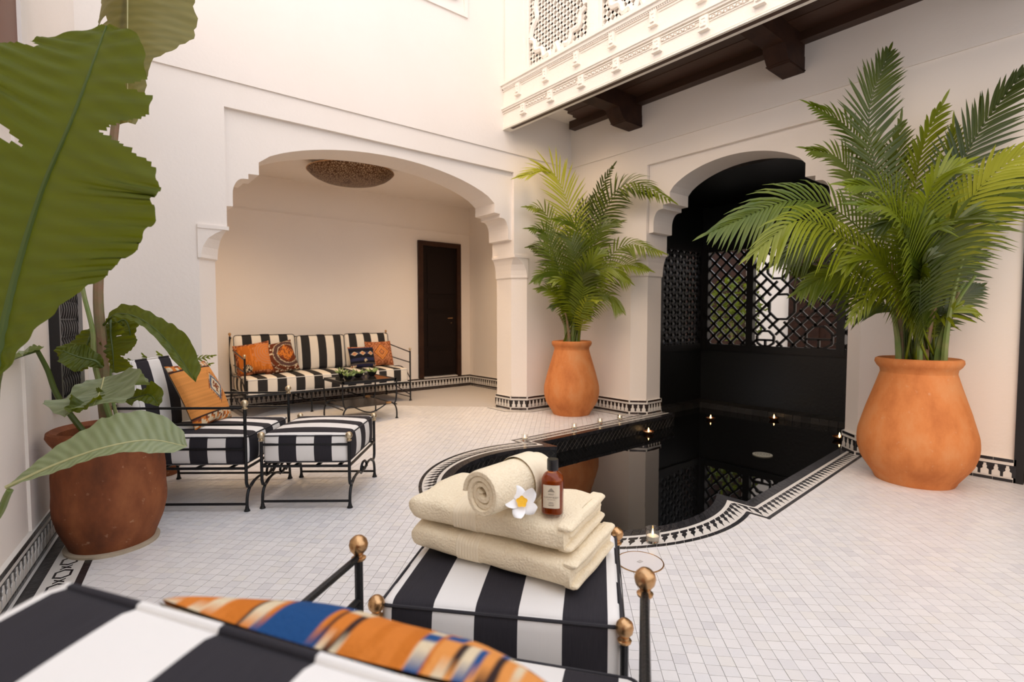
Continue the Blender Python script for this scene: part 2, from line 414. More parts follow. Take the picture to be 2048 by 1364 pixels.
# left wall, slightly askew
LA = Vector((-.285, 2.796)); LD = Vector((.151, .989)).normalized(); LN = Vector((LD.y, -LD.x))
def lw(s, d=0, z=0): p = LA + LD * s + LN * d; return (p.x, p.y, z)
mb = MB(); mb.prism([(-5.2, -.25), (2.03, -.25), (2.03, 0), (-5.2, 0)], 0, 3.9, lambda s, d, z: lw(s, d, z))
mb.prism([(.42, 0), (.78, 0), (.78, .012), (.42, .012)], .163, 3.9, lambda s, d, z: lw(s, d, z))
struct(mb.build('wall_left', M['plaster']), 'pale plaster side wall behind the banana plant', 'wall')
mb = MB(); mb.box(-1.3, XB + TB, -2.6, -2.35, 0, 1.5)
struct(mb.build('wall_front', M['plaster']), 'low plaster wall closing the courtyard behind the chair', 'wall')
# recess behind the big arch
RY = 7.25; RX = 5.05
mb = MB(); mb.box(-.1, RX + .2, RY, RY + .2, 0, 3.2)
mb.box(-.1, RX, RY - .012, RY, 2.49, 2.505)
struct(mb.build('wall_recess_back', M['plaster']), 'beige rear wall of the recess behind the striped sofa', 'wall')
mb = MB(); mb.box(RX, RX + .2, YA + TA, RY, 0, 3.2)
struct(mb.build('wall_recess_right', M['plaster']), 'beige end wall of the recess beside the dark door', 'wall')
mb = MB(); mb.box(-.3, -.1, YA + TA, RY, 0, 3.2)
struct(mb.build('wall_recess_left', M['plaster']), 'end wall of the recess behind the left pier', 'wall')
mb = MB(); mb.box(-.1, RX, YA + TA, RY, 2.95, 3.1)
struct(mb.build('ceiling', M['plaster']), 'plain plaster ceiling of the recess above the brass lamp', 'ceiling')

# ---- pool outline: points in the same order for every inward offset d
PR = 1.125; PC = (2.68, 2.50)
def outline(d):
    R = PR - d; xf = 3.02 + .8 * d; xn = 2.96 + .8 * d; pts = []
    for k in range(25): pts.append((5.33 + (xf - 5.33) * k / 24, 3.68 - d))
    a0 = math.acos((xf - PC[0]) / R); a1 = 2 * PI - math.acos((xn - PC[0]) / R)
    for k in range(61):
        a = a0 + (a1 - a0) * k / 60; pts.append((PC[0] + R * math.cos(a), PC[1] + R * math.sin(a)))
    for k in range(25): 
        x = xn + (5.33 - xn) * k / 24; pts.append((x, 1.30 + d + (x - xn) * .062))
    return pts
OUT0 = np.array(outline(0)); OUT1 = np.array(outline(.22)); OUTM = np.array(outline(.08))
seg = np.hypot(*np.diff(OUTM, axis=0).T); ARC = np.concatenate([[0], np.cumsum(seg)])
def pool_pt(s, d):
    i = np.interp(s, ARC, np.arange(len(ARC))); k = int(min(i, len(ARC) - 2)); f = i - k
    p0 = OUT0[k] * (1 - f) + OUT0[k+1] * f; p1 = OUT1[k] * (1 - f) + OUT1[k+1] * f
    p = p0 + (p1 - p0) * (d / .22); return float(p[0]), float(p[1])
def ngon(name, loops, z, mat_, parent=None):
    bm = bmesh.new(); es = []
    for lp in loops:
        vs = [bm.verts.new((x, y, z)) for x, y in lp]
        es += [bm.edges.new((vs[i], vs[(i + 1) % len(vs)])) for i in range(len(vs))]
    bmesh.ops.triangle_fill(bm, use_beauty=True, edges=es)
    bmesh.ops.recalc_face_normals(bm, faces=bm.faces)
    for f in bm.faces:
        if f.normal.z < 0: f.normal_flip()
    me = bpy.data.meshes.new(name); bm.to_mesh(me); bm.free(); me.materials.append(mat_)
    o = bpy.data.objects.new(name, me); C.objects.link(o)
    if parent: o.parent = parent
    return o
fl_poly = [(-1.15, -2.4), (5.33, -2.4)] + list(reversed(outline(.18))) + [(5.33, 7.3), (-.6, 7.3)]
floor = ngon('floor', [fl_poly], -.006, M['grout'])
struct(floor, 'courtyard floor of small off-white square tiles laid diagonally', 'floor')

# ---- floor tiles
ts = .05; gp = .0009
e1 = Vector((math.cos(PI/4), math.sin(PI/4))); e2 = Vector((math.cos(PI/4), -math.sin(PI/4)))
def in_pool(x, y): return (x > 3.0 and 1.375 + (x - 2.96) * .062 < y < 3.61) or (x - PC[0])**2 + (y - PC[1])**2 < 1.062**2
tiles = []
for i in range(-70, 190):
    off = rnd.uniform(-.011, .011)
    for j in range(-130, 130):
        c = e1 * (j * ts + off) + e2 * (i * ts)
        c = e2 * (i * ts) + e1 * (j * ts + off)
        x, y = c
        if not (-1.1 < x < 5.12 and -2.3 < y < 7.24): continue
        if x < LA.x + (y - LA.y) * .1527 + .06 and y < YA: continue
        if in_pool(x, y): continue
        if YA - .0 < y < YA + TA and (x < .84 or x > 4.08): continue
        if y > YA + TA and (x < -.08 or x > RX): continue
        if x > XB - .01 and y < YA and (y < 1.35 or y > 3.85): continue
        tiles.append((x, y))
cand = []
for k, (x, y) in enumerate(tiles):
    d = Vector((x, y, -CAMH)).dot(FW)
    if d < .3: continue
    px, py, w = proj((x, y, 0))
    if not (20 < px < 2030 and py < 1350): continue
    if 745 < px < 1320 and py > 1085: continue
    if px <= 745 and py > 1170 - max(0, 300 - px) * .1: continue
    cand.append((w, k))
cand.sort(); near = set(k for w, k in cand[:300])
h = ts / 2 - gp
def tile_geo(c, z1):
    P = [c + e1*h + e2*h, c + e1*h - e2*h, c - e1*h - e2*h, c - e1*h + e2*h]
    return [(p.x, p.y, z1) for p in P] + [(p.x, p.y, -.006) for p in P]
TF = [(0,1,2,3),(0,4,5,1),(1,5,6,2),(2,6,7,3),(3,7,4,0)]
mb = MB()
for k, (x, y) in enumerate(tiles):
    if k in near: continue
    mb.add(tile_geo(Vector((x, y)), rnd.uniform(-.0006, .0002)), TF)
o = mb.build('tile_field', M['floor_tile'], floor); o['kind'] = 'stuff'
t0 = MB().add(tile_geo(Vector((0, 0)), 0), TF)
me0 = None
for k in near:
    x, y = tiles[k]
    if me0 is None:
        o = t0.build('tile', M['floor_tile'], floor); me0 = o
    else: o = inst(me0, 'tile', floor)
    o.location = (x, y, rnd.uniform(-.0006, .0002)); o.rotation_euler = (rnd.uniform(-.006, .006), rnd.uniform(-.006, .006), 0)

# ---- mosaic border round the pool
border = thing('pool_border', 'black and white mosaic border with spearhead motifs around the pool', 'border', (0, 0, 0))
TOT = float(ARC[-1])
def band(name, d0, d1, z0, z1, m_, parent, step=.04):
    n = int(TOT / step); mb = MB(); ra = []
    for k in range(n + 1):
        s = TOT * k / n; p, q = pool_pt(s, d0), pool_pt(s, d1)
        ra.append([(p[0], p[1], z0), (p[0], p[1], z1), (q[0], q[1], z1), (q[0], q[1], z0)])
    return mb.loft(ra).build(name, m_, parent)
band('white_bed', .001, .146, -.006, .0015, M['white_tile'], border)
def arc_piece(name, s0, s1, d0, d1, z0, z1, m_, parent):
    mb = MB(); ra = []; n = 3
    for k in range(n + 1):
        s = s0 + (s1 - s0) * k / n; p, q = pool_pt(s, d0), pool_pt(s, d1)
        ra.append([(p[0], p[1], z0), (p[0], p[1], z1), (q[0], q[1], z1), (q[0], q[1], z0)])
    return mb.loft(ra).build(name, m_, parent)
n = int(TOT / .052)
for k in range(n): arc_piece('line_tile', TOT*k/n + .001, TOT*(k+1)/n - .001, .002, .024, -.005, .0035, M['black_tile'], border)
n = int(TOT / .05)
for k in range(n): arc_piece('edge_tile', TOT*k/n + .0012, TOT*(k+1)/n - .0012, .147, .222, -.03, .002, M['black_tile'], border)
MOT = [(.120, .026), (.102, .026), (.094, .012), (.088, .012), (.080, .018), (.070, .015), (.060, .006), (.046, .003), (.036, 0)]
n = int(TOT / .062)
for k in range(n):
    s = TOT * (k + .5) / n
    P = [(s + w, d) for d, w in MOT] + [(s - w, d) for d, w in reversed(MOT[:-1])]
    pts = [pool_pt(*q) for q in P]
    MB().prism(pts, -.004, .003).build('motif', M['black_tile'], border)

# ---- pool shell and water
mb = MB(); o21 = outline(.215)
for a, b in zip(o21, o21[1:]): mb.add([(*a, -.02), (*b, -.02), (*b, -.7), (*a, -.7)], [(0, 1, 2, 3)])
pool = mb.build('pool_wall', M['niche_tile']); struct(pool, 'black tiled side of the sunken pool', 'pool')
# thin pale joints of the diagonal tiling on the pool side
L215 = np.array(o21); cl = np.concatenate([[0], np.cumsum(np.hypot(*np.diff(L215, axis=0).T))])
def p215(s):
    s = min(max(s, 0), cl[-1]); return float(np.interp(s, cl, L215[:, 0])), float(np.interp(s, cl, L215[:, 1]))
mb = MB(); s = 0
while s < cl[-1] - .2:
    for sg in (1, -1):
        pts = []
        for k in range(5):
            ss = s + (k / 4 * .13 if sg > 0 else (1 - k / 4) * .13); x, y = p215(ss)
            x2, y2 = p215(ss + .01); x1, y1 = p215(ss - .01); t = Vector((x2 - x1, y2 - y1)).normalized(); nn = Vector((-t.y, t.x))
            c = Vector((PC[0] + .8, PC[1])); 
            if (c - Vector((x, y))).dot(nn) < 0: nn = -nn
            pts.append((x + nn.x * .001, y + nn.y * .001, -.03 - .13 * k / 4))
        mb.tube(pts, .0011, 4)
    s += .065
o = mb.build('joint_lines', mat('joint', (.10, .085, .07, 1), .8), pool); o['kind'] = 'stuff'
niche_floor = [(5.33, 1.25), (6.7, 1.25), (6.7, 3.95), (5.33, 3.95)]
wp = outline(.216) + niche_floor
water = ngon('pool_water', [wp], -.14, M['water'])
tag(water, 'still black water of the pool mirroring the pier and pot', 'water')
bot = ngon('floor_pool', [wp], -.7, M['niche_tile']); struct(bot, 'black tiled bottom of the pool', 'floor')

# ---- dark niche behind the pool
NX, NY = 7.0, 4.12
mb = MB()
mb.box(NX, NX + .12, 1.0, NY + .12, -.7, .66); mb.box(NX, NX + .12, 1.0, NY + .12, 2.12, 2.75)
o = mb.build('wall_niche_back', M['niche_tile']); struct(o, 'black tiled rear wall of the pool niche below the lattice', 'wall')
mb = MB()
mb.box(5.33, NX, NY, NY + .12, -.7, .66); mb.box(5.33, NX, NY, NY + .12, 2.12, 2.75); mb.box(5.33, 5.9, NY, NY + .12, .6, 2.2)
o2 = mb.build('wall_niche_left', M['niche_tile']); struct(o2, 'black tiled side wall of the pool niche next to the pier', 'wall')
mb = MB(); mb.box(5.33, NX, .88, 1.0, -.7, 2.75)
struct(mb.build('wall_niche_right', M['niche_tile']), 'black side wall of the pool niche behind the large pot', 'wall')
mb = MB(); mb.box(5.33, NX + .12, .88, NY + .12, 2.7, 2.8)
struct(mb.build('ceiling_niche', M['black_wood']), 'black wooden ceiling of the pool niche', 'ceiling')
mb = MB()
# ledge of worn dark tiles
ledge = thing('pool_ledge', 'worn dark tile ledge along the back of the pool', 'ledge')
k = 0; y = 1.0
while y < 3.94:
    MB().box(6.7, 7.0, y + .002, y + .098, -.25, -.067 + rnd.uniform(-.003, .002)).build('ledge_tile', M['ledge_tile'], ledge); y += .1
x = 5.34
while x < 6.95:
    MB().box(x + .002, min(x + .098, 6.998), 3.95, 4.12, -.25, -.067 + rnd.uniform(-.003, .002)).build('ledge_tile', M['ledge_tile'], ledge); x += .1

# ---- lattice screens
def lattice_screen(name, label, F, L, z0, z1, posts, sp, w, ornate=None):
    """F maps (a, b, z); a along the screen, b through it"""
    t = thing(name, label, 'lattice screen', (0, 0, 0), 0, None)
    mb = MB()
    mb.prism([(0, -.03), (L, -.03), (L, .05), (0, .05)], z0, z0 + .09, F).build('rail', M['black_wood'], t)
    MB().prism([(0, -.03), (L, -.03), (L, .05), (0, .05)], z1 - .08, z1, F).build('rail', M['black_wood'], t)
    for a, ww in posts:
        MB().prism([(a - ww/2, -.035), (a + ww/2, -.035), (a + ww/2, .055), (a - ww/2, .055)], z0, z1, F).build('post', M['black_wood'], t)
    edges = [p[0] + p[1]/2 for p in posts]; starts = [p[0] - p[1]/2 for p in posts]
    for pi, (pa, pb) in enumerate(zip(edges[:-1], starts[1:])):
        A0, A1, B0, B1 = pa, pb, z0 + .09, z1 - .08
        orn = ornate and pi in ornate
        segs = []
        for sg in (1, -1):
            c = -6.0
            while c < 6.0:
                # line z = B0 + sg*(a-A0) + c
                pts = []
                for a in (A0, A1):
                    z = B0 + sg * (a - A0) + c
                    if B0 <= z <= B1: pts.append((a, z))
                for z in (B0, B1):
                    a = A0 + sg * (z - B0 - c)
                    if A0 < a < A1: pts.append((a, z))
                if len(pts) >= 2:
                    pts = sorted(set((round(p, 5), round(q, 5)) for p, q in pts)); p, q = pts[0], pts[-1]
                    if math.hypot(p[0]-q[0], p[1]-q[1]) > .03: segs.append((p, q))
                c += sp * math.sqrt(2) * .999
        W = A1 - A0
        holes = []
        if orn: holes = [(A0 + W * .36, B0 + .52, .16), (A0 + W * .80, B0 + .86, .2), (A0 + W * .16, B0 + .09, .11), (A0 + W * .80, B0 + .12, .15), (A0 + W*.3, B0 + 1.02, .13)]
        def put(p, q, ww=w):
            d = Vector((q[0]-p[0], q[1]-p[1])); 
            if d.length < .012: return
            n_ = Vector((-d.y, d.x)).normalized() * (ww / 2)
            poly = [(p[0]+n_.x, p[1]+n_.y), (p[0]-n_.x, p[1]-n_.y), (q[0]-n_.x, q[1]-n_.y), (q[0]+n_.x, q[1]+n_.y)]
            MB().prism(poly, -.012, .018, lambda a, z, b: F(a, b, z)).build('lattice_bar', M['black_wood'], t)
        for p, q in segs:
            if not holes: put(p, q); continue
            n_ = 40; run = None
            for k in range(n_ + 1):
                f = k / n_; x = (p[0] + (q[0]-p[0]) * f, p[1] + (q[1]-p[1]) * f)
                out = all(max(abs(x[0]-hx), abs(x[1]-hz)) > r and abs(x[0]-hx) + abs(x[1]-hz) > r * 1.3 for hx, hz, r in holes)
                if out and run is None: run = x
                if (not out or k == n_) and run is not None:
                    put(run, x); run = None
        for hx, hz, r in holes:
            c = r * .42
            P = [(hx-r, hz-c), (hx-c, hz-r), (hx+c, hz-r), (hx+r, hz-c), (hx+r, hz+c), (hx+c, hz+r), (hx-c, hz+r), (hx-r, hz+c)]
            P = [(min(max(a, A0), A1), min(max(z, B0), B1)) for a, z in P]
            for p, q in zip(P, P[1:] + P[:1]): put(p, q)
            if hz - B0 < .2:
                put((hx - r, hz - .01), (hx + r, hz - .01)); put((hx, B0), (hx, hz - .01))
    return t
FBn = lambda a, b, z: (NX + b, NY - a, z)
lattice_screen('wooden_lattice', 'black wooden lattice screen across the back of the pool niche', FBn, NY - 1.0, .66, 2.14,
               [(.06, .10), (.72, .09), (1.83, .09), (2.45, .09), (3.08, .08)], .122, .028, ornate=(1,))
FLn = lambda a, b, z: (5.9 + a, NY + b, z)
lattice_screen('wooden_lattice', 'black wooden lattice screen on the side wall of the pool niche', FLn, NX - 5.9, .66, 2.14, [(.04, .08), (1.06, .08)], .11, .042)

# ---- bright court beyond the lattice
g = ngon('floor_court', [[(7.15, -2), (12.5, -2), (12.5, 9), (5.4, 9), (5.4, 4.3), (7.15, 4.3)]], -.02, mat('court_floor', (.55, .50, .44, 1), .7))
struct(g, 'pale floor of the bright court beyond the lattice', 'floor')
mb = MB(); mb.box(10.6, 10.8, -2, 9, 0, 3.6); mb.box(5.3, 10.6, 8.8, 9, 0, 3.6)
struct(mb.build('wall_court', M['plaster']), 'white wall of the bright court beyond the lattice', 'wall')
mb = MB(); mb.box(10.4, 10.6, 5.25, 8.8, 0, 3.2)
struct(mb.build('wall_court', M['dark_wood']), 'dark timber wall in the shade beyond the lattice', 'wall')
mb = MB(); mb.box(5.4, 6.15, 4.75, 4.85, 0, 3); mb.box(6.55, 7.6, 4.75, 4.85, 0, 3); mb.box(6.15, 6.55, 4.75, 4.85, 0, .8); mb.box(6.15, 6.55, 4.75, 4.85, 1.6, 3)
struct(mb.build('wall_partition', M['black_wood']), 'black timber partition behind the side lattice', 'wall')
t = thing('court_door', 'dark wooden door seen through the lattice', 'door', (10.58, 3.75, 0))
mb = MB(); mb.box(-.06, 0, -.62, .62, 0, 2.35); mb.build('leaf', M['dark_wood'], t)
for a, b in ((-.5, -.06), (.06, .5)):
    for z0, z1 in ((.2, 1.0), (1.15, 2.15)): MB().box(-.085, -.06, a, b, z0, z1).build('panel', M['dark_wood'], t)

# ---- mosaic baseboards
BOT = [(0, .0215), (.034, .0215), (.044, .010), (.060, .012), (.066, .008), (.080, .007)]     # bottle silhouette: height, half width
def bottle_mesh(m_):
    P = [(w, z) for z, w in BOT] + [(-w, z) for z, w in reversed(BOT)]
    return P
bott = None
def baseboard(name, label, pts, flip=1, single=True, th=.02, bm_='brown_tile'):
    """pts plan polyline along the wall face; the board stands out to the left of the walking direction (flip=-1: right)"""
    global bott
    root = thing(name, label, 'baseboard', (0, 0, 0)); root['kind'] = 'structure'
    many = MB()
    for i, ((x0, y0), (x1, y1)) in enumerate(zip(pts, pts[1:])):
        d = Vector((x1-x0, y1-y0)); L = d.length; d.normalize(); nn = Vector((-d.y, d.x)) * flip
        F = lambda a, b, z, x0=x0, y0=y0, d=d, nn=nn: (x0 + d.x*a + nn.x*b, y0 + d.y*a + nn.y*b, z)
        e = .012
        MB().prism([(-e, -.005), (L+e, -.005), (L+e, th), (-e, th)], 0, .162, F).build('bed', M['white_tile'], root)
        MB().prism([(-e, -.004), (L+e, -.004), (L+e, th+.0015), (-e, th+.0015)], .034, .118, F).build('band', M[bm_], root)
        n = max(1, round(L / .10))
        for z0, z1 in ((.002, .022), (.140, .161)):
            for k in range(n):
                MB().prism([(L*k/n+.0012, 0), (L*(k+1)/n-.0012, 0), (L*(k+1)/n-.0012, th+.003), (L*k/n+.0012, th+.003)], z0, z1, F).build('tile', M[bm_], root)
        n = max(1, round(L / .058)); st = L / n
        for k in range(n):
            P = bottle_mesh(None); c = st * (k + .5)
            f2 = lambda a, z, b: F(c + a, b, z + .032)
            if single: MB().prism(P, th, th + .0045, f2).build('bottle_tile', M['white_tile'], root)
            else: many.prism(P, th, th + .0045, f2)
    if many.v:
        o = many.build('bottle_tiles', M['white_tile'], root); o['kind'] = 'stuff'
    return root
baseboard('baseboard_recess_back', 'mosaic baseboard running behind the sofa under the dark door', [(-.1, RY), (RX, RY)], -1, False)
baseboard('baseboard_recess_right', 'mosaic baseboard along the end wall of the recess', [(RX, RY), (RX, YA + TA)], -1, False)
pA = 2.45 + 1.59
baseboard('baseboard_corner', 'mosaic baseboard wrapping the pier behind the middle palm pot', [(pA, YA + TA), (pA, YA + .135), (pA + .135, YA), (XB, YA), (XB, 3.67 + .135), (XB + .135, 3.67), (XB + TB, 3.67)], -1, True)
baseboard('baseboard_right', 'mosaic baseboard wrapping the pier behind the large palm pot', [(XB + TB, 1.61), (XB + .135, 1.61), (XB, 1.61 - .135), (XB, .53)], -1, True, bm_='black_tile')
baseboard('baseboard_left', 'mosaic baseboard along the side wall behind the banana pot', [lw(-.7)[:2], lw(2.0)[:2]], -1, True, bm_='black_tile')
baseboard('baseboard_back', 'mosaic baseboard on the pier behind the armchair', [(.03, YA), (2.45 - 1.59 - .135, YA), (2.45 - 1.59, YA + .135), (2.45 - 1.59, YA + TA)], -1, False)

# ---- inlaid floor strips beside the walls
def strip(root, name, poly, m_, z=.002): return MB().prism(poly, -.004, z).build(name, m_, root)
fs = thing('floor_inlay', 'black chain mosaic strip set in the floor along the side wall', 'mosaic strip'); fs['kind'] = 'structure'
def lp(s, d): return lw(s, d)[:2]
s = -.7
strip(fs, 'bed', [lp(-.7, .02), lp(2.0, .02), lp(2.0, .235), lp(-.7, .235)], M['white_tile'], .0012)
for k in range(27):
    a, b = -.7 + k * .1 + .001, -.7 + (k + 1) * .1 - .001
    strip(fs, 'tile', [lp(a, .035), lp(b, .035), lp(b, .085), lp(a, .085)], M['black_tile'])
    strip(fs, 'tile', [lp(a, .205), lp(b, .205), lp(b, .235), lp(a, .235)], M['black_tile'])
for k in range(18):       # chain links
    c = -.62 + k * .145
    o_ = [(-.05, .0), (-.03, .033), (.03, .033), (.05, 0), (.03, -.033), (-.03, -.033)]
    for i in range(6):
        (a0, b0), (a1, b1) = o_[i], o_[(i + 1) % 6]
        q = .72
        strip(fs, 'link', [lp(c + a0, .145 + b0), lp(c + a1, .145 + b1), lp(c + a1 * q, .145 + b1 * q), lp(c + a0 * q, .145 + b0 * q)], M['black_tile'])
    strip(fs, 'link', [lp(c + .05, .165), lp(c + .062, .165), lp(c + .095, .125), lp(c + .083, .125)], M['black_tile'])
    strip(fs, 'link', [lp(c + .05, .125), lp(c + .062, .125), lp(c + .095, .165), lp(c + .083, .165)], M['black_tile'])
# rings of thin lines round the right pier, and braid along the recess
fr = thing('floor_inlay', 'thin black double line inlaid in the floor around the corner pier', 'mosaic strip'); fr['kind'] = 'structure'
path = [(pA - .02, YA + TA), (pA - .02, YA + .12), (pA + .12, YA - .02), (XB - .02, YA - .02), (XB - .02, 3.80), (XB + .10, 3.69)]
def offset_path(P, d):
    out = []
    for i, p in enumerate(P):
        ns = []
        for a, b in ((i - 1, i), (i, i + 1)):
            if 0 <= a and b < len(P):
                t = Vector((P[b][0] - P[a][0], P[b][1] - P[a][1])).normalized(); ns.append(Vector((t.y, -t.x)))
        n_ = sum(ns, Vector((0, 0))); n_.normalize(); f = n_.dot(ns[0]); out.append((p[0] + n_.x * d / f, p[1] + n_.y * d / f))
    return out
for d0, d1, m_ in ((.03, .042, 'brown_tile'), (.042, .075, 'white_tile'), (.075, .083, 'brown_tile'), (.083, .125, 'white_tile'), (.125, .138, 'brown_tile')):
    A, B = offset_path(path, d0), offset_path(path, d1)
    for i in range(len(A) - 1): strip(fr, 'line', [A[i], A[i+1], B[i+1], B[i]], M[m_], .0022)
fb = thing('floor_inlay', 'fine dark braid inlaid in the recess floor under the sofa wall', 'mosaic strip'); fb['kind'] = 'structure'
for d0, d1 in ((.03, .045), (.105, .12)): strip(fb, 'line', [(-.1, RY - d0 - .02), (RX - .04, RY - d0 - .02), (RX - .04, RY - d1 - .02), (-.1, RY - d1 - .02)], M['brown_tile'])
mb = MB()
for k in range(80):
    x = .0 + k * .0625
    mb.prism([(x, RY - .09), (x + .022, RY - .09), (x + .045, RY - .12), (x + .023, RY - .12)], -.004, .002)
for k in range(30):
    y = YA + TA + .05 + k * .0625
    mb.prism([(RX - .07, y), (RX - .07, y + .022), (RX - .10, y + .045), (RX - .10, y + .023)], -.004, .002)
o = mb.build('braid', M['brown_tile'], fb); o['kind'] = 'stuff'

# ---- balcony over the pool
XF = 3.80; ZS = 3.50
bal = thing('balcony', 'carved cream stucco balcony front with a dark timber soffit over the pool', 'balcony', (0, 0, 0)); bal['kind'] = 'structure'
Y0, Y1 = -2.3, YA
def ybox(name, x0, x1, z0, z1, m_, y0=Y0, y1=Y1 - .002, parent=bal): return MB().box(x0, x1, y0, y1, z0, z1).build(name, m_, parent)
ybox('fascia', XF, XF + .10, 3.285, 3.80, M['stucco'])
ybox('moulding', XF - .012, XF, 3.285, 3.297, M['stucco']); ybox('moulding', XF - .006, XF, 3.304, 3.310, M['stucco'])
ybox('moulding', XF - .022, XF, 3.488, 3.506, M['stucco']); ybox('moulding', XF - .034, XF, 3.506, 3.522, M['stucco']); ybox('moulding', XF - .014, XF, 3.466, 3.474, M['stucco'])
ybox('moulding', XF - .05, XF, 3.765, 3.80, M['stucco']); ybox('moulding', XF - .03, XF, 3.735, 3.765, M['stucco']); ybox('moulding', XF - .012, XF, 3.712, 3.722, M['stucco'])
ybox('floor_slab', XF + .05, XB, 3.60, 3.72, M['stucco'])
# rope and leaf friezes
mb = MB(); y = Y0
while y < Y1 - .03:
    mb.sphere((XF - .014, y, 3.727 + .003), .011, 6); y += .021
o = mb.build('bead_frieze', M['stucco'], bal); o['kind'] = 'stuff'
def pendant_mesh(hh, w, dp):
    mb = MB()
    mb.box(-dp, 0, -w/2, w/2, -hh, 0); mb.box(-dp - .008, 0, -w/2 - .008, w/2 + .008, -hh - .012, -hh)
    for i in range(3): mb.box(-dp - .006, -dp, -w/2 + .012 + i * .004, w/2 - .012 - i * .004, -hh + .02 + i * hh * .28, -hh + .02 + i * hh * .28 + hh * .18)
    mb.prism([(-w*.3, -hh + .015), (w*.3, -hh + .015), (0, -hh + .055)], -dp - .014, -dp, lambda a, z, b: (b, a, z))
    return mb
pu = pendant_mesh(.115, .062, .03).build('pendant', M['stucco'], bal); pu.location = (XF, 4.49, 3.715)
for k in range(1, 15): inst(pu, 'pendant', bal, (XF, 4.49 - .4425 * k, 3.715))
pl_ = pendant_mesh(.10, .07, .03).build('pendant', M['stucco'], bal); pl_.location = (XF, 4.40, 3.47)
for k in range(1, 15): inst(pl_, 'pendant', bal, (XF, 4.40 - .430 * k, 3.47))
leaf = MB()
for k in range(14):
    y = .045 + k * .024; leaf.sphere((-.010, -y, (.004 if k % 2 else -.004)), .011, 6, 1.0)
leaf.box(-.008, 0, -.40, -.04, -.022, -.014); leaf.box(-.008, 0, -.40, -.04, .014, .019)
lf = leaf.build('leaf_frieze', M['stucco'], bal, smooth=True); lf.location = (XF, 4.42, 3.44); lf['kind'] = 'stuff'
for k in range(1, 15):
    i_ = inst(lf, 'leaf_frieze', bal, (XF, 4.42 - .430 * k, 3.44)); i_['kind'] = 'stuff'
rib = MB().box(-.008, 0, -.385, -.045, -.005, .005).build('rib', M['stucco'], bal); rib.location = (XF, 4.49, 3.695)
for k in range(1, 15): inst(rib, 'rib', bal, (XF, 4.49 - .4425 * k, 3.695))
# timber
ybox('edge_beam', XF + .015, XF + .06, 3.283, 3.29, M['soffit_wood'], Y0, 4.66)
ybox('edge_beam', XF + .10, XF + .20, 3.36, 3.60, M['soffit_wood'], Y0, 4.22)
ybox('wall_beam', XB - .12, XB, 3.505, 3.62, M['soffit_wood'], Y0, 4.70)
k = 0; x = XF + .20
while x < XB - .13:
    MB().box(x + .001, x + .138, Y0, 4.22 + (x - XF) * .35, 3.575 + (k % 2) * .004, 3.60).build('soffit_board', M['soffit_wood'], bal); x += .14; k += 1
brm = MB()
w = .175
brm.box(XF + .10, XB, -w/2, w/2, 3.40, 3.585)
P = [(XB, 3.40), (XB - .42, 3.40), (XB - .40, 3.36), (XB - .375, 3.33), (XB - .35, 3.30), (XB - .335, 3.285), (XB - .31, 3.268), (XB, 3.268)]
brm2 = MB().prism(P, -w/2 - .004, w/2 + .004, lambda a, z, b: (a, b, z)); brm2.prism([(XB, 3.285), (XB - .335, 3.285), (XB - .335, 3.278), (XB, 3.278)], -w/2 - .012, w/2 + .012, lambda a, z, b: (a, b, z))
for y in (3.755, 2.047, .34):
    b_ = inst(brm.build('tmp', M['dark_wood']) if y == 3.755 else bB, 'beam', bal, (0, y, 0))
    if y == 3.755:
        bB = b_
        for oo in [q for q in C.objects if q.name.startswith('tmp')]: bpy.data.objects.remove(oo)
        cB = brm2.build('corbel', M['dark_wood'], bal); cB.location = (0, y, 0)
    else: inst(cB, 'corbel', bal, (0, y, 0))

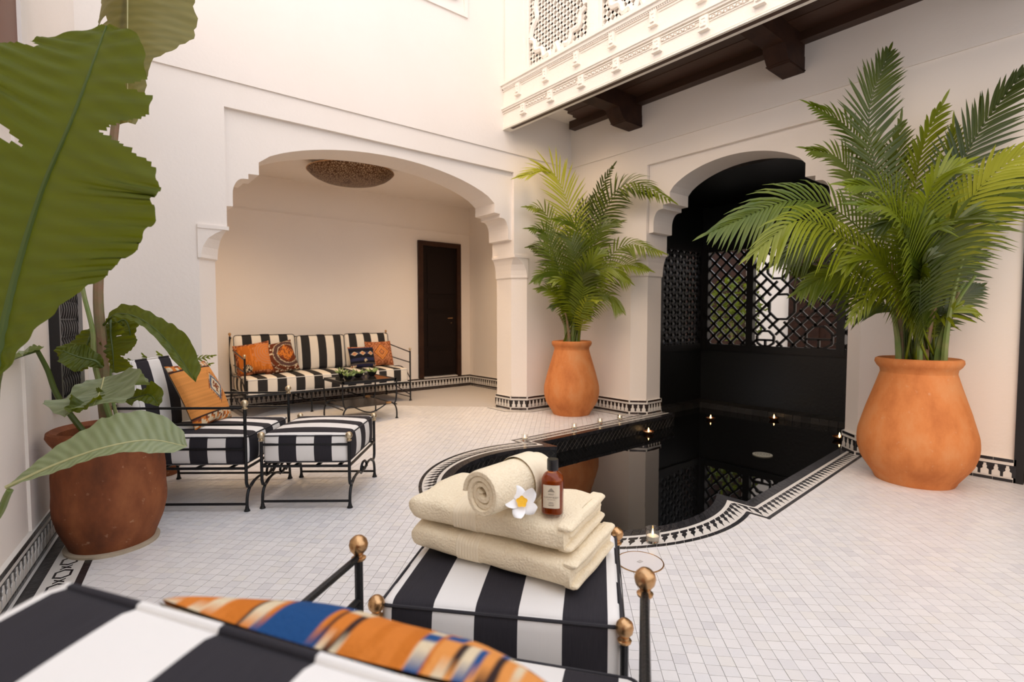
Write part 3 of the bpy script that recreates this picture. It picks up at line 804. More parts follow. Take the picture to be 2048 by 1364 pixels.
# pierced plaster screens standing on the balcony
def plaster_screen(label, ya, yb, z0, z1):
    t = thing('plaster_screen', label, 'screen', (0, 0, 0)); t['kind'] = 'structure'
    XS = XF + .06
    F = lambda a, z, b: (XS + b, ya - a, z)
    L = ya - yb
    mb = MB()
    for p in ([(0, z0), (.03, z0), (.03, z1), (0, z1)], [(L-.03, z0), (L, z0), (L, z1), (L-.03, z1)], [(0, z0), (L, z0), (L, z0 + .03), (0, z0 + .03)]): mb.prism(p, -.02, .05, F)
    mb.build('frame', M['stucco'], t)
    mb = MB(); sp = .066
    for sg in (1, -1):
        c = -4.
        while c < 4.:
            pts = []
            for a in (0, L):
                z = z0 + sg * a * 1.0 + c
                if z0 <= z <= z1: pts.append((a, z))
            for z in (z0, z1):
                a = sg * (z - z0 - c)
                if 0 < a < L: pts.append((a, z))
            if len(pts) >= 2:
                pts.sort(); p, q = pts[0], pts[-1]; d = Vector((q[0]-p[0], q[1]-p[1]))
                if d.length > .02:
                    n_ = Vector((-d.y, d.x)).normalized() * .013
                    mb.prism([(p[0]+n_.x, p[1]+n_.y), (p[0]-n_.x, p[1]-n_.y), (q[0]-n_.x, q[1]-n_.y), (q[0]+n_.x, q[1]+n_.y)], 0, .03, F)
            c += sp * 1.414
    # studs at the crossings
    o = mb.build('pierced_grid', M['stucco'], t); o['kind'] = 'stuff'
    # interlacing cusped arch bands
    for cx, r in ((L * .5, L * .36),):
        for s_ in (-1, 1):
            pts = []
            for q in [(.06, .34), (.13, .30), (.155, .20), (.26, .18), (.30, .09), (.38, .10), (.43, .04), (.5, .16)]:
                pts.append(Vector((XS - .01, ya - (L * (.5 + s_ * (.5 - q[0]))), z0 + q[1])))
            pts = catmull(pts, 5)
            MB().tube(pts, .03, 6).build('arch_band', M['stucco'], t, smooth=True)
            pts = catmull([Vector((XS - .01, ya - L * (.5 + s_ * a), z0 + z)) for a, z in ((.44, .36), (.40, .46), (.33, .54), (.35, .66), (.30, .78), (.18, .95))], 5)
            MB().tube(pts, .028, 6).build('arch_band', M['stucco'], t, smooth=True)
    return t
plaster_screen('pierced white plaster screen on the balcony next to the corner column', 4.40, 3.49, 3.80, 4.9)
plaster_screen('pierced white plaster screen on the balcony past the slim post', 3.36, 2.45, 3.80, 4.9)
plaster_screen('pierced white plaster screen on the balcony above the second bracket', 2.32, 1.41, 3.80, 4.9)
for i_, (a, b) in enumerate(((4.775, 4.40), (3.49, 3.36), (2.45, 2.32), (1.41, 1.28))):
    mb = MB(); mb.box(XF + .02, XF + .14, b, a, 3.80, 5.0); mb.box(XF + .01, XF + .15, b + .03, a - .03, 3.82, 4.95)
    struct(mb.build('balcony_post', M['stucco']), ['white stucco corner column of the balcony', 'slim white stucco post between the first two balcony screens', 'slim white stucco post above the second bracket', 'slim white stucco post ending the balcony screens'][i_], 'column')
mb = MB(); mb.box(XF, XB, Y0, Y1, 5.0, 5.4)
struct(mb.build('balcony_roof', M['stucco']), 'white stucco beam over the balcony screens', 'roof')

# ---- upper window on the arch wall
wy = YA - .016
t = thing('window_1', 'upper window with a stepped plaster surround above the arch', 'window', (0, 0, 0)); t['kind'] = 'structure'
mb = MB()
for x0, x1, z0, z1 in ((2.0, 3.30, 4.355, 4.40), (3.255, 3.30, 4.40, 5.6), (2.0, 2.045, 4.40, 5.6)): mb.box(x0, x1, wy - .018, wy, z0, z1)
mb.build('surround', M['plaster'], t)
mb = MB(); mb.box(2.25, 3.16, wy - .03, wy, 4.50, 5.5); mb.build('shutter', M['frame_wood'], t)

# ---- dark door of the recess
t = thing('door_1', 'tall dark wooden door above the mosaic step in the recess', 'door', (4.06, RY, .165)); t['kind'] = 'structure'
W_, H_ = .785, 2.165
mb = MB()
for x0, x1, z0, z1 in ((0, .075, 0, H_), (W_ - .075, W_, 0, H_), (.075, W_ - .075, H_ - .075, H_)): mb.box(x0, x1, -.05, 0, z0, z1)
mb.build('door_frame', M['dark_wood'], t)
leaf_ = MB().box(.078, W_ - .078, -.02, 0, .02, H_ - .078).build('door_leaf', mat('door_wood', (.008, .004, .003, 1), .7, spec=.15), t)
for x0, x1, z0, z1 in ((.16, W_ - .16, .15, .42), (.16, W_ - .16, .50, 1.02), (.16, W_ - .16, 1.10, 1.26), (.16, W_ - .16, 1.34, 1.96)):
    MB().box(x0, x1, -.03, -.02, z0, z1).build('door_panel', mat('door_panel', (.009, .0045, .0035, 1), .7, spec=.15), leaf_)
hd = MB().tube([(.60, -.02, .95), (.60, -.055, .95)], .008, 8).tube([(.61, -.055, .952), (.52, -.055, .948)], .007, 8).lathe([(.0001, 0), (.012, 0), (.012, .004), (.0001, .004)], 12, (.60, -.03, .87))
hd.build('door_handle', M['brass'], leaf_)
MB().box(.08, W_ - .08, -.055, 0, -.004, .008).build('sill', M['white_tile'], t)
# doorway at the right edge
t = thing('door_2', 'dark wooden door at the end of the pool wall', 'door', (XB + .06, .05, 0)); t['kind'] = 'structure'
mb = MB(); mb.box(0, .05, -.47, .48, 0, 2.25); mb.build('door_leaf', M['dark_wood'], t)
for z0, z1 in ((.2, .95), (1.1, 2.05)):
    for a, b in ((-.40, -.04), (.04, .40)): MB().box(-.02, 0, a, b, z0, z1).build('door_panel', M['dark_wood'], t)
mb = MB(); mb.box(-.08, 0, .43, .48, 0, 2.25); mb.box(-.08, 0, -.47, -.42, 0, 2.25); mb.build('door_frame', M['black_wood'], t)
# carved screen in the left wall
t = thing('window_2', 'black turned-spindle wooden window screen in the side wall', 'window screen', lw(.94), math.atan2(LD.y, LD.x)); t['kind'] = 'structure'
mb = MB(); Lw_ = .64; z0, z1 = .66, 1.60
for a0, a1, b0, b1 in ((0, .035, z0, z1), (Lw_ - .13, Lw_, z0, z1), (.03, Lw_ - .12, z0, z0 + .04), (.03, Lw_ - .12, z1 - .04, z1)): mb.box(a0, a1, -.045, 0, b0, b1)
mb.build('frame', M['black_wood'], t)
MB().box(.03, Lw_ - .12, -.012, 0, z0, z1).build('backing', M['black_wood'], t)
for k in range(8):
    a = .06 + k * .062; pts = []; rs = []
    for q in range(33):
        z = z0 + .04 + (z1 - z0 - .08) * q / 32; pts.append((a, -.03, z)); rs.append(.008 + .012 * abs(math.sin(q * .78)))
    MB().tube(pts, rs, 7).build('spindle', M['black_wood'], t, smooth=True)
for k in range(9):
    z = z0 + .09 + k * .095
    MB().tube([(.035, -.03, z), (Lw_ - .13, -.03, z)], .008, 6).build('crossbar', M['black_wood'], t)
t = thing('window_3', 'brown shuttered window high in the side wall', 'window', lw(-.55), math.atan2(LD.y, LD.x)); t['kind'] = 'structure'
mb = MB(); mb.box(0, 1.12, -.02, 0, 2.12, 3.6); mb.build('shutter', M['frame_wood'], t)
mb = MB(); mb.box(1.05, 1.16, -.035, 0, 2.05, 3.7); mb.box(0, 1.16, -.035, 0, 2.05, 2.12); mb.build('surround', M['plaster'], t)

# ================================================================== FURNITURE
# ---- cushions: rounded boxes with stripe coordinates in metres
def cushion_mb(w, d, hgt, r=.03, crown=.015, side_u=None, side_bulge=.012):
    """box centred on xy, z from 0 to hgt; returns MB with uv"""
    def axis(half):
        k = half - r
        xs = [-half, -half + r * .12, -half + r * .4, -k] + [-k + 2 * k * i / 8 for i in range(1, 8)] + [k, half - r * .4, half - r * .12, half]
        return xs
    H2 = hgt / 2; ax, ay, az = axis(w/2), axis(d/2), axis(H2)
    mb = MB(); mb.uv = []
    def pos(x, y, z):
        q = Vector((min(max(x, -(w/2-r)), w/2-r), min(max(y, -(d/2-r)), d/2-r), min(max(z, -(H2-r)), H2-r)))
        v = Vector((x, y, z)) - q
        if v.length > 1e-9: p = q + v.normalized() * min(r, v.length if False else r)
        else: p = q
        nx, ny, nz = x/(w/2), y/(d/2), z/H2
        p.z += crown * (1 - nx**2) * (1 - ny**2) * (1 if z > 0 else -.3) * abs(nz)
        p.x += side_bulge * nx * (1 - nz**2) * (1 - ny**4) * abs(nx)**3; p.y += side_bulge * ny * (1 - nz**2) * (1 - nx**4) * abs(ny)**3
        return (p.x, p.y, p.z + H2)
    def face(A, B, f, uvf, flip):
        o = len(mb.v); na, nb = len(A), len(B)
        for b in B:
            for a in A: mb.v.append(pos(*f(a, b)))
        for j in range(nb - 1):
            for i in range(na - 1):
                idx = [(i, j), (i+1, j), (i+1, j+1), (i, j+1)]
                if flip: idx.reverse()
                mb.f.append(tuple(o + y * na + x for x, y in idx))
                for x, y in idx: mb.uv.append(uvf(A[x], B[y]))
    face(ax, ay, lambda a, b: (a, b, H2), lambda a, b: (a, b), False)
    face(ax, ay, lambda a, b: (a, b, -H2), lambda a, b: (a, b), True)
    face(ax, az, lambda a, b: (a, -d/2, b), lambda a, b: (a, b), False)
    face(ax, az, lambda a, b: (a, d/2, b), lambda a, b: (a, b), True)
    su = (lambda a, b: (side_u, b)) if side_u is not None else (lambda a, b: (a + .105, b))
    face(ay, az, lambda a, b: (-w/2, a, b), su, True)
    face(ay, az, lambda a, b: (w/2, a, b), su, False)
    return mb
def rrect(w, d, r, z, n=5):
    P = []
    for cx, cy, a0 in ((w/2-r, d/2-r, 0), (-w/2+r, d/2-r, PI/2), (-w/2+r, -d/2+r, PI), (w/2-r, -d/2+r, 1.5*PI)):
        for k in range(n + 1):
            a = a0 + PI/2 * k / n; P.append((cx + r*math.cos(a), cy + r*math.sin(a), z))
    return P
def finial(mb, x, y, z, r=.022):
    mb.lathe([(r*.45, -r*1.75), (r*.72, -r*1.62), (r*.78, -r*1.4), (r*.5, -r*1.25), (r*.46, -r*1.05), (r*.62, -r*.85), (r*.9, -r*.5), (r, 0), (r*.88, r*.5), (r*.5, r*.87), (.0005, r)], 14, (x, y, z))
def end_scroll(mb, x0, x1, y, z=.145, r=.008, legs=True):
    """iron end below the seat, between posts at x0 and x1"""
    pass

IR = .0095
def seat_frame_parts(root, w, d, z_seat, post_tops, mat_f, arm=None, fin_r=.022, back=None):
    """posts at the 4 corners (x=+-w/2, y=+-d/2); y+ is the front"""
    for i, (sx, sy) in enumerate(((-1, 1), (1, 1), (-1, -1), (1, -1))):
        x, y = sx * w/2, sy * d/2; top = post_tops[1 if sy < 0 else 0]
        # post runs down, hooks inward at z=.135
        pts = [(x, y, top), (x, y, .30), (x, y, .17)]
        pts += [(x - sx * .035 * (1 - math.cos(a)), y, .17 - .035 * math.sin(a)) for a in (PI*.25, PI*.5)]
        pts += [(x - sx * .055, y, .136), (x - sx * .085, y, .15)]
        post = MB().tube(pts, IR, 8).build('post', M['iron'], root, smooth=True)
        fm = MB(); finial(fm, x, y, top + fin_r * 1.7, fin_r); fm.build('finial', mat_f, post, smooth=True)
        # leg: from the scroll bar out and down to the floor
        lp_ = bez([(x - sx*.10, y, .155), (x - sx*.02, y, .135), (x + sx*.002, y, .11), (x, y, .05), (x, y, .0)], 8)
        lg = MB().tube(lp_, IR * .95, 8); lg.lathe([(.017, 0), (.017, .004), (.0115, .016), (.0095, .03)], 10, (x, y, 0))
        lg.build('leg', M['iron'], root, smooth=True)
    for sy in (1, -1):      # scroll bar with a loop
        y = sy * d/2; x0 = w/2 - .085
        pts = bez([(-x0, y, .15), (-x0*.6, y, .175), (-x0*.25, y, .15), (-.05, y, .135)], 6)
        pts += [(-.045 * math.cos(a) * 1.0, y + .012 * (a / PI - 1), .165 - .035 * math.sin(a)) for a in [PI*.15 + PI*1.9*k/12 for k in range(13)]]
        pts += bez([(.05, y, .135), (x0*.25, y, .15), (x0*.6, y, .175), (x0, y, .15)], 6)
        MB().tube(pts, IR * .85, 7).build('scroll', M['iron'], root, smooth=True)
    mb = MB()
    for sx in (-1, 1): mb.tube([(sx*w/2, -d/2, z_seat), (sx*w/2, d/2, z_seat)], IR * .9, 8)
    for sy in (-1, 1): mb.tube([(-w/2, sy*d/2, z_seat), (w/2, sy*d/2, z_seat)], IR * .9, 8)
    for k in range(4): mb.box(-w/2, w/2, -d/2 + d*(k+.5)/4 - .012, -d/2 + d*(k+.5)/4 + .012, z_seat - .003, z_seat + .003)
    mb.build('seat_frame', M['iron'], root, smooth=True)
    for sx in (-1, 1): MB().tube([(sx*w/2, -d/2, .042), (sx*w/2, d/2, .042)], IR * .85, 8).build('stretcher', M['iron'], root, smooth=True)

def piped(root, name, mb, w, d, r, zs, m_, mp, wrap=None):
    c = mb.build(name, m_, root, smooth='raw')
    for z in zs: MB().tube(rrect(w + .002, d + .002, r, z), .0042, 6, closed=True).build('piping', mp, c, smooth=True)
    return c

ZC = .268
def make_ottoman(label, loc, rz, mf, fr):
    t = thing('ottoman', label, 'ottoman', loc, rz, 'striped ottomans')
    w, d = .60, .52
    seat_frame_parts(t, w, d, .255, (.405, .405), mf, fin_r=fr)
    for sx in (-1, 1): MB().tube([(sx*w/2, -d/2, .385), (sx*w/2, d/2, .385)], IR*.85, 8).build('side_rail', M['iron'], t, smooth=True)
    cw, cd = w - .012, d - .012
    c = piped(t, 'cushion', cushion_mb(cw, cd, .178, .022, .02), cw, cd, .022, (.168, .012), M['stripe'], M['piping_dark'])
    c.location = (0, 0, ZC)
    return t

def make_chair(label, loc, rz, mf, fr, lean_z=0, dz=0):
    t = thing('armchair', label, 'armchair', loc, rz, 'iron armchairs with striped cushions')
    w, d = .62, .78
    seat_frame_parts(t, w, d, .255, (.605, .815), mf, fin_r=fr)
    for sx in (-1, 1):
        for z in (.612, .515, .37):
            MB().tube([(sx*w/2, -d/2, z), (sx*w/2, d/2, z)], IR*.8, 8).build('arm_rail', M['iron'], t, smooth=True)
    for z in (.79, .62, .45): MB().tube([(-w/2, -d/2, z), (w/2, -d/2, z)], IR*.8, 8).build('back_rail', M['iron'], t, smooth=True)
    for k in range(2):
        x = -.1 + .2 * k; pts = [(x + .045*math.cos(a), -d/2, .70 + .06*math.sin(a)) for a in [2*PI*q/14 for q in range(14)]]
        MB().tube(pts, IR*.6, 6, closed=True).build('back_scroll', M['iron'], t, smooth=True)
    cw, cd = w - .02, d - .03
    c = piped(t, 'seat_cushion', cushion_mb(cw, cd, .178, .022, .02), cw, cd, .022, (.168, .012), M['stripe'], M['piping_dark'])
    c.location = (0, .01, ZC)
    bw, bt, bh = .58, .14, .45
    rb_ = .022; mb = cushion_mb(bw, bt, bh, rb_, .004, side_u=.105, side_bulge=.02)
    bc = mb.build('back_cushion', M['stripe'], t, smooth='raw')
    for y in (-bt/2 + rb_*.27, bt/2 - rb_*.27):
        P = [(x, y, z + bh/2) for x, z, _ in rrect(bw - rb_*.54, bh - rb_*.54, .02, 0, 4)]
        Q = []
        for p, q in zip(P, P[1:] + P[:1]):
            for k in range(12): Q.append(Vector(p).lerp(Vector(q), k / 12))
        Q = [(q.x, q.y, q.z + (.004 * (1 - (q.x/(bw/2))**2) if q.z > bh*.9 else 0)) for q in Q]
        pm = MB().tube(Q, .005, 6, closed=True)
        pm.uv = [(pm.v[i][0], pm.v[i][2]) for f in pm.f for i in f]
        pm.build('piping', M['stripe'], bc, smooth='raw')
    bc.location = (0, -.265, .437 + dz); bc.rotation_euler = (math.radians(9), 0, math.radians(lean_z))
    return t
# near set: the chair has its back to the camera
nf = math.atan2(.656, .755) - PI/2
nfwd = Vector((.755, .656, 0)); nrgt = Vector((.656, -.755, 0))
fmid = Vector((.6435, .8465, 0))
cf = math.radians(36.5); cfwd = Vector((math.cos(cf), math.sin(cf), 0)); nc_rz = cf - PI/2; nc_c = fmid - cfwd * .39
near_chair = make_chair('striped iron armchair seen from behind in front of the towel ottoman', nc_c, nc_rz, M['brass'], .021, -7, -.012)
o_mid = (Vector((.54, 1.173, 0)) + Vector((.914, .719, 0))) / 2
make_ottoman('striped iron ottoman carrying the folded towels', o_mid + nfwd * .27, nf, M['brass'], .021)
# far set
ff = Vector((.78, -.62, 0)).normalized(); fw_ = Vector((.62, .78, 0)).normalized()
F1 = Vector((.713, 3.322, 0))
far_rz = math.atan2(ff.y, ff.x) - PI/2
fc_c = F1 + fw_ * .31 - ff * .39
make_chair('striped iron armchair with an orange kilim pillow beside the banana pot', fc_c, far_rz, M['brass_pale'], .021)
make_ottoman('striped iron ottoman in front of the armchair with the orange pillow', Vector((.80, 3.31, 0)) + fw_ * .30 + ff * .255, far_rz, M['brass_pale'], .021)

# ---- sofa
sx0, sx1, sy0, sy1 = 1.37, 3.42, 6.33, 7.06
sofa = thing('sofa', 'long wrought-iron sofa with black and cream striped cushions in the recess', 'sofa', ((sx0+sx1)/2, (sy0+sy1)/2, 0))
L_ = sx1 - sx0; D_ = sy1 - sy0
for sx in (-1, 1):
    for sy, top in ((-1, .675), (1, .90)):
        x, y = sx*L_/2, sy*D_/2
        p = MB().tube([(x, y, top), (x, y, 0)], .011, 8); p.lathe([(.02, 0), (.02, .005), (.011, .02)], 10, (x, y, 0))
        po = p.build('post', M['iron'], sofa, smooth=True)
        fm = MB(); finial(fm, x, y, top + .03, .017); fm.build('finial', M['brass_pale'] if sy < 0 else M['brass'], po, smooth=True)
    for z0, z1 in ((.66, .76), (.52, .58)): MB().tube([(sx*L_/2, -D_/2, z0), (sx*L_/2, D_/2, z1)], .008, 7).build('arm_rail', M['iron'], sofa, smooth=True)
    pts = bez([(sx*L_/2, -D_/2, .30), (sx*L_/2, -D_*.1, .62), (sx*L_/2, D_*.25, .30), (sx*L_/2, D_/2, .48)], 10)
    MB().tube(pts, .007, 6).build('arm_scroll', M['iron'], sofa, smooth=True)
    MB().tube([(sx*L_/2, -D_/2, .05), (sx*L_/2, D_/2, .05)], .007, 6).build('stretcher', M['iron'], sofa, smooth=True)
    MB().tube(bez([(sx*L_/2, -D_/2, .08), (sx*L_/2 , 0, .14), (sx*L_/2, D_/2, .22)], 6), .007, 6).build('brace', M['iron'], sofa, smooth=True)
for x in (-.30, .36):
    for sy in (-1, 1):
        p = MB().tube([(x, sy*D_/2, .25), (x, sy*D_/2, 0)], .010, 8); p.lathe([(.018, 0), (.018, .005), (.010, .02)], 10, (x, sy*D_/2, 0))
        p.build('leg', M['iron'], sofa, smooth=True)
    MB().tube([(x, -D_/2, .12), (x, D_/2, .12)], .007, 6).build('stretcher', M['iron'], sofa, smooth=True)
mb = MB()
for sy in (-1, 1): mb.tube([(-L_/2, sy*D_/2, .245), (L_/2, sy*D_/2, .245)], .010, 8)
mb.box(-L_/2, L_/2, -D_/2, D_/2, .238, .246)
mb.build('seat_frame', M['iron'], sofa)
for z in (.88, .62): MB().tube([(-L_/2, D_/2, z), (L_/2, D_/2, z)], .008, 7).build('back_rail', M['iron'], sofa, smooth=True)
cw, cd = L_ - .05, D_ - .03
c = piped(sofa, 'seat_cushion', cushion_mb(cw, cd, .19, .025, .02), cw, cd, .025, (.178, .012), M['stripe_sofa'], M['piping_white']); c.location = (0, 0, .252)
for k, (x, w, hgt, ry) in enumerate(((-.665, .70, .46, 0), (.02, .62, .44, 0), (.655, .64, .45, 0))):
    bt = .17
    bc = cushion_mb(w, bt, hgt, .035, .02, side_u=.105, side_bulge=.03).build('back_cushion', M['stripe_sofa'], sofa, smooth='raw')
    for y in (-bt/2 + .008,):
        P = [(xx, y, z + hgt/2) for xx, z, _ in rrect(w + .004, hgt + .004, .035, 0)]
        MB().tube(P, .004, 6, closed=True).build('piping', M['piping_dark'], bc, smooth=True)
    bc.location = (x, .215, .45); bc.rotation_euler = (math.radians(-9), 0, ry)

# ---- kilim pillows
def pillow(name, label, w, h_, th, pat, loc, rot, res=56, back=(.62, .52, .38)):
    mb = MB(); mb.col = []; n = res
    for s_ in (1, -1):
        o = len(mb.v)
        for j in range(n + 1):
            for i in range(n + 1):
                u, v = i/n*2 - 1, j/n*2 - 1
                pinch = 1 - .07 * (1 - u*u) * v*v*abs(v), 1 - .07 * (1 - v*v) * u*u*abs(u)
                x = u * w/2 * pinch[1]; z = v * h_/2 * pinch[0]
                b_ = ((1 - u**2) * (1 - v**2)) ** .42
                y = -s_ * th/2 * b_ * (1.25 if s_ == 1 else .3) - (s_ * .002)
                y += .004 * math.sin(u*7 + v*3) * b_
                mb.v.append((x, y, z + h_/2)); 
                c = pat((u + 1)/2, (v + 1)/2) if s_ == 1 else back
                mb.col.append((c[0], c[1], c[2], 1))
        for j in range(n):
            for i in range(n):
                a = o + j*(n+1) + i; q = (a, a+1, a+n+2, a+n+1)
                mb.f.append(q if s_ == 1 else tuple(reversed(q)))
    o_ = mb.build(name, M['kilim'], smooth='raw')
    o_.location = loc; o_.rotation_euler = rot
    return tag(o_, label, 'pillow')
OR = (.62, .19, .03); OR2 = (.70, .28, .07); RUST = (.22, .06, .022); CRM = (.68, .55, .36); NAVY = (.02, .045, .13); BLUE = (.018, .075, .22); DK = (.035, .02, .018); PK = (.55, .22, .10); SL = (.10, .12, .16)
def hsh(a, b): return (math.sin(a*127.1 + b*311.7) * 43758.5453) % 1
def pat_diamond(u, v):
    if v > .87 or v < .17:
        k = (u * 22) % 1; r = (v * 34) % 1
        base = CRM if hsh(int(u*22), int(v*34)) > .6 else (OR if hsh(int(u*22)+3, int(v*34)) > .45 else RUST)
        if .14 < v < .17 or .87 < v < .89: return DK
        return base
    d = abs(u - .66)/.22 + abs(v - .52)/.27
    st = int(u*40), int(v*40)
    if d < .18: return RUST
    if d < .42: return CRM if hsh(*st) > .45 else RUST
    if d < .58: return CRM
    if d < .78: return SL
    if d < .86: return CRM if (st[0]+st[1]) % 2 else RUST
    if d < 1.08 and (st[0]*2 + st[1]) % 3 == 0: return RUST
    g = .85 + .3 * hsh(st[1], 2) * .6
    return tuple(c*g for c in OR2)
def pat_orange(u, v):
    x, y = u - .5, v - .5
    if u < .10 or v > .9 or v < .08: return RUST if hsh(int(u*26), int(v*26)) > .4 else PK
    if (u - .32)**2 + (v - .17)**2 < .018: return DK if hsh(int(u*40), int(v*40)) > .45 else CRM
    r = math.hypot((u - .92)*1.1, v - .62)
    if r < .42 + .05*math.sin(12*math.atan2(v-.62, u-.92)):
        return PK if int(r*26) % 2 else OR
    return (.50, .14, .02) if hsh(int(u*30), int(v*5)) > .3 else OR
def pat_brown(u, v):
    d = max(abs(u - .70), abs(v - .58)); a = abs(u-.70)+abs(v-.58)
    if a < .27: return OR if hsh(int(u*34), int(v*34)) > .35 else RUST
    for k in (.30, .42, .56):
        if abs(math.hypot(u-.74, v-.55) - k) < .012: return CRM if int((u+v)*60) % 3 else DK
    if .30 < math.hypot(u-.74, v-.55) < .42: return (.10, .05, .04)
    if (u < .32 and v > .55 or v < .25) and hsh(int(u*22), int(v*22)) > .86: return CRM
    return (.14, .035, .014)
def pat_navy(u, v):
    if v > .93: return PK if hsh(int(u*20), 1) > .5 else RUST
    if v < .10 and (u < .2 or u > .85): return CRM if hsh(int(u*40), int(v*40)) > .5 else RUST
    for cx in (.15, .45, .78):
        q = abs(u-cx)/.13 + abs(v-.62 - .04*math.sin(cx*20))/.10
        if q < 1: return PK if q < .7 else CRM
    q = abs(u-.53)/.08 + abs(v-.30)/.10
    if q < 1 and hsh(int(u*40), int(v*40)) > .35: return CRM
    if .15 < v < .2: return (.10, .08, .06)
    return (.03, .032, .075) if math.sin(v*22) > .2 else (.012, .012, .018)
def pat_rosette(u, v):
    r = abs(u-.5)/.34 + abs(v-.52)/.40; k = int(r*9)
    if r < 1: return [OR, PK, RUST, OR2, PK, OR, OR2, RUST, PK][k % 9]
    c = math.hypot((u*4) % 1 - .5, (v*4) % 1 - .5)
    return RUST if .2 < c < .32 else (PK if hsh(int(u*36), int(v*36)) > .4 else (.35, .11, .04))
def pat_blue(u, v):
    u = 1 - u
    e = .03 * (int(v * 18) % 2)
    if .26 + e < u < .44 - e:
        return (.014, .065, .19)
    if .22 < u < .28 or .43 < u < .50:
        q = hsh(int(u*52), int(v*22)); return CRM if q > .6 else (OR if q > .35 else DK)
    if u < .16 and v > .55:
        q = hsh(int(u*26), int(v*20)); return CRM if q > .6 else (RUST if q > .4 else OR)
    if u > .70:
        d = abs(u-.86)/.10 + abs(v-.80)/.16
        if d < .35: return OR
        if d < .6: return RUST
        if d < .9: return CRM
        q = hsh(int(u*44), int(v*26)); return BLUE if q > .72 else (CRM if q > .5 else (DK if q > .4 else OR2))
    if .66 < u < .70: return CRM if int(v*40) % 2 else BLUE
    return (.55, .16, .02) if hsh(int(u*40), int(v*9)) > .3 else OR
def on_chair(c0, rz, x, y, z):
    v = Matrix.Rotation(rz, 3, 'Z') @ Vector((x, y, z)); return c0 + v
p = on_chair(nc_c, nc_rz, .04, -.070, .452)
pillow('kilim_pillow', 'orange and blue kilim pillow leaning on the near armchair back', .44, .425, .17, pat_blue, p, (math.radians(-21), 0, nc_rz + PI - .1), 110)
p = on_chair(fc_c, far_rz, -.02, .03, .452)
pillow('kilim_pillow', 'orange kilim pillow with a blue diamond on the armchair', .42, .43, .13, pat_diamond, p, (math.radians(-24), 0, far_rz + PI), 80)
sc = Vector(((sx0+sx1)/2, (sy0+sy1)/2, 0))
pillow('kilim_pillow', 'plain rusty orange kilim pillow at the iron end of the sofa', .40, .40, .14, pat_orange, sc + Vector((-.83, -.02, .45)), (math.radians(-20), math.radians(-9), math.radians(-16)), 60)
pillow('kilim_pillow', 'dark brown kilim pillow with cream arcs on the sofa', .42, .40, .14, pat_brown, sc + Vector((-.52, -.02, .45)), (math.radians(-20), math.radians(-10), math.radians(4)), 60)
pillow('kilim_pillow', 'navy kilim pillow with salmon blossoms on the sofa', .37, .30, .13, pat_navy, sc + Vector((.50, -.04, .45)), (math.radians(-18), 0, math.radians(4)), 60)
pillow('kilim_pillow', 'salmon kilim pillow with a round medallion on the sofa', .40, .36, .14, pat_rosette, sc + Vector((.80, .06, .45)), (math.radians(-17), 0, math.radians(2)), 60)

# ---- low table
tx0, tx1, ty0, ty1 = 2.08, 2.70, 5.32, 5.87
tb = thing('coffee_table', 'low wrought-iron table with a dark glass top before the sofa', 'table', ((tx0+tx1)/2, (ty0+ty1)/2, 0))
a, b_ = (tx1-tx0)/2, (ty1-ty0)/2
mb = MB(); mb.box(-a, a, -b_, -b_+.02, .425, .455); mb.box(-a, a, b_-.02, b_, .425, .455); mb.box(-a, -a+.02, -b_, b_, .425, .455); mb.box(a-.02, a, -b_, b_, .425, .455)
mb.build('top_frame', M['iron'], tb)
MB().box(-a+.018, a-.018, -b_+.018, b_-.018, .440, .452).build('top_panel', mat('dark_glass', (.02, .018, .016, 1), .12), tb)
for sx in (-1, 1):
    for sy in (-1, 1):
        x, y = sx*a, sy*b_
        pts = bez([(x, y, .44), (x, y, .25), (x, y, .2), (x - sx*.03, y, .17)], 8)
        pts2 = bez([(x - sx*.07, y, .185), (x, y, .17), (x + sx*.005, y, .09), (x, y, 0)], 8)
        lg = MB().tube(pts, .009, 8).tube(pts2, .009, 8); lg.lathe([(.017, 0), (.017, .004), (.010, .016)], 10, (x, y, 0)); lg.build('leg', M['iron'], tb, smooth=True)
for sy in (-1, 1):
    y = sy*b_
    pts = bez([(-a + .07, y, .185), (-a*.6, y, .20), (-a*.35, y, .11), (0, y, .10)], 8) + bez([(0, y, .10), (a*.35, y, .11), (a*.6, y, .20), (a - .07, y, .185)], 8)
    MB().tube(pts, .007, 7).build('apron_scroll', M['iron'], tb, smooth=True)
    MB().tube([(a - .13, y, .188), (a - .07, y, .188)], .012, 8).build('collar', M['brass'], tb, smooth=True)
for sx in (-1, 1): MB().tube([(sx*a, -b_, .16), (sx*a, b_, .16)], .007, 7).build('side_stretcher', M['iron'], tb, smooth=True)
MB().box(-a + .06, a - .06, -b_ + .02, b_ - .02, .165, .175).build('shelf', mat('shelf_wood', (.05, .035, .025, 1), .4), tb)
TC = Vector(((tx0+tx1)/2, (ty0+ty1)/2, .455))
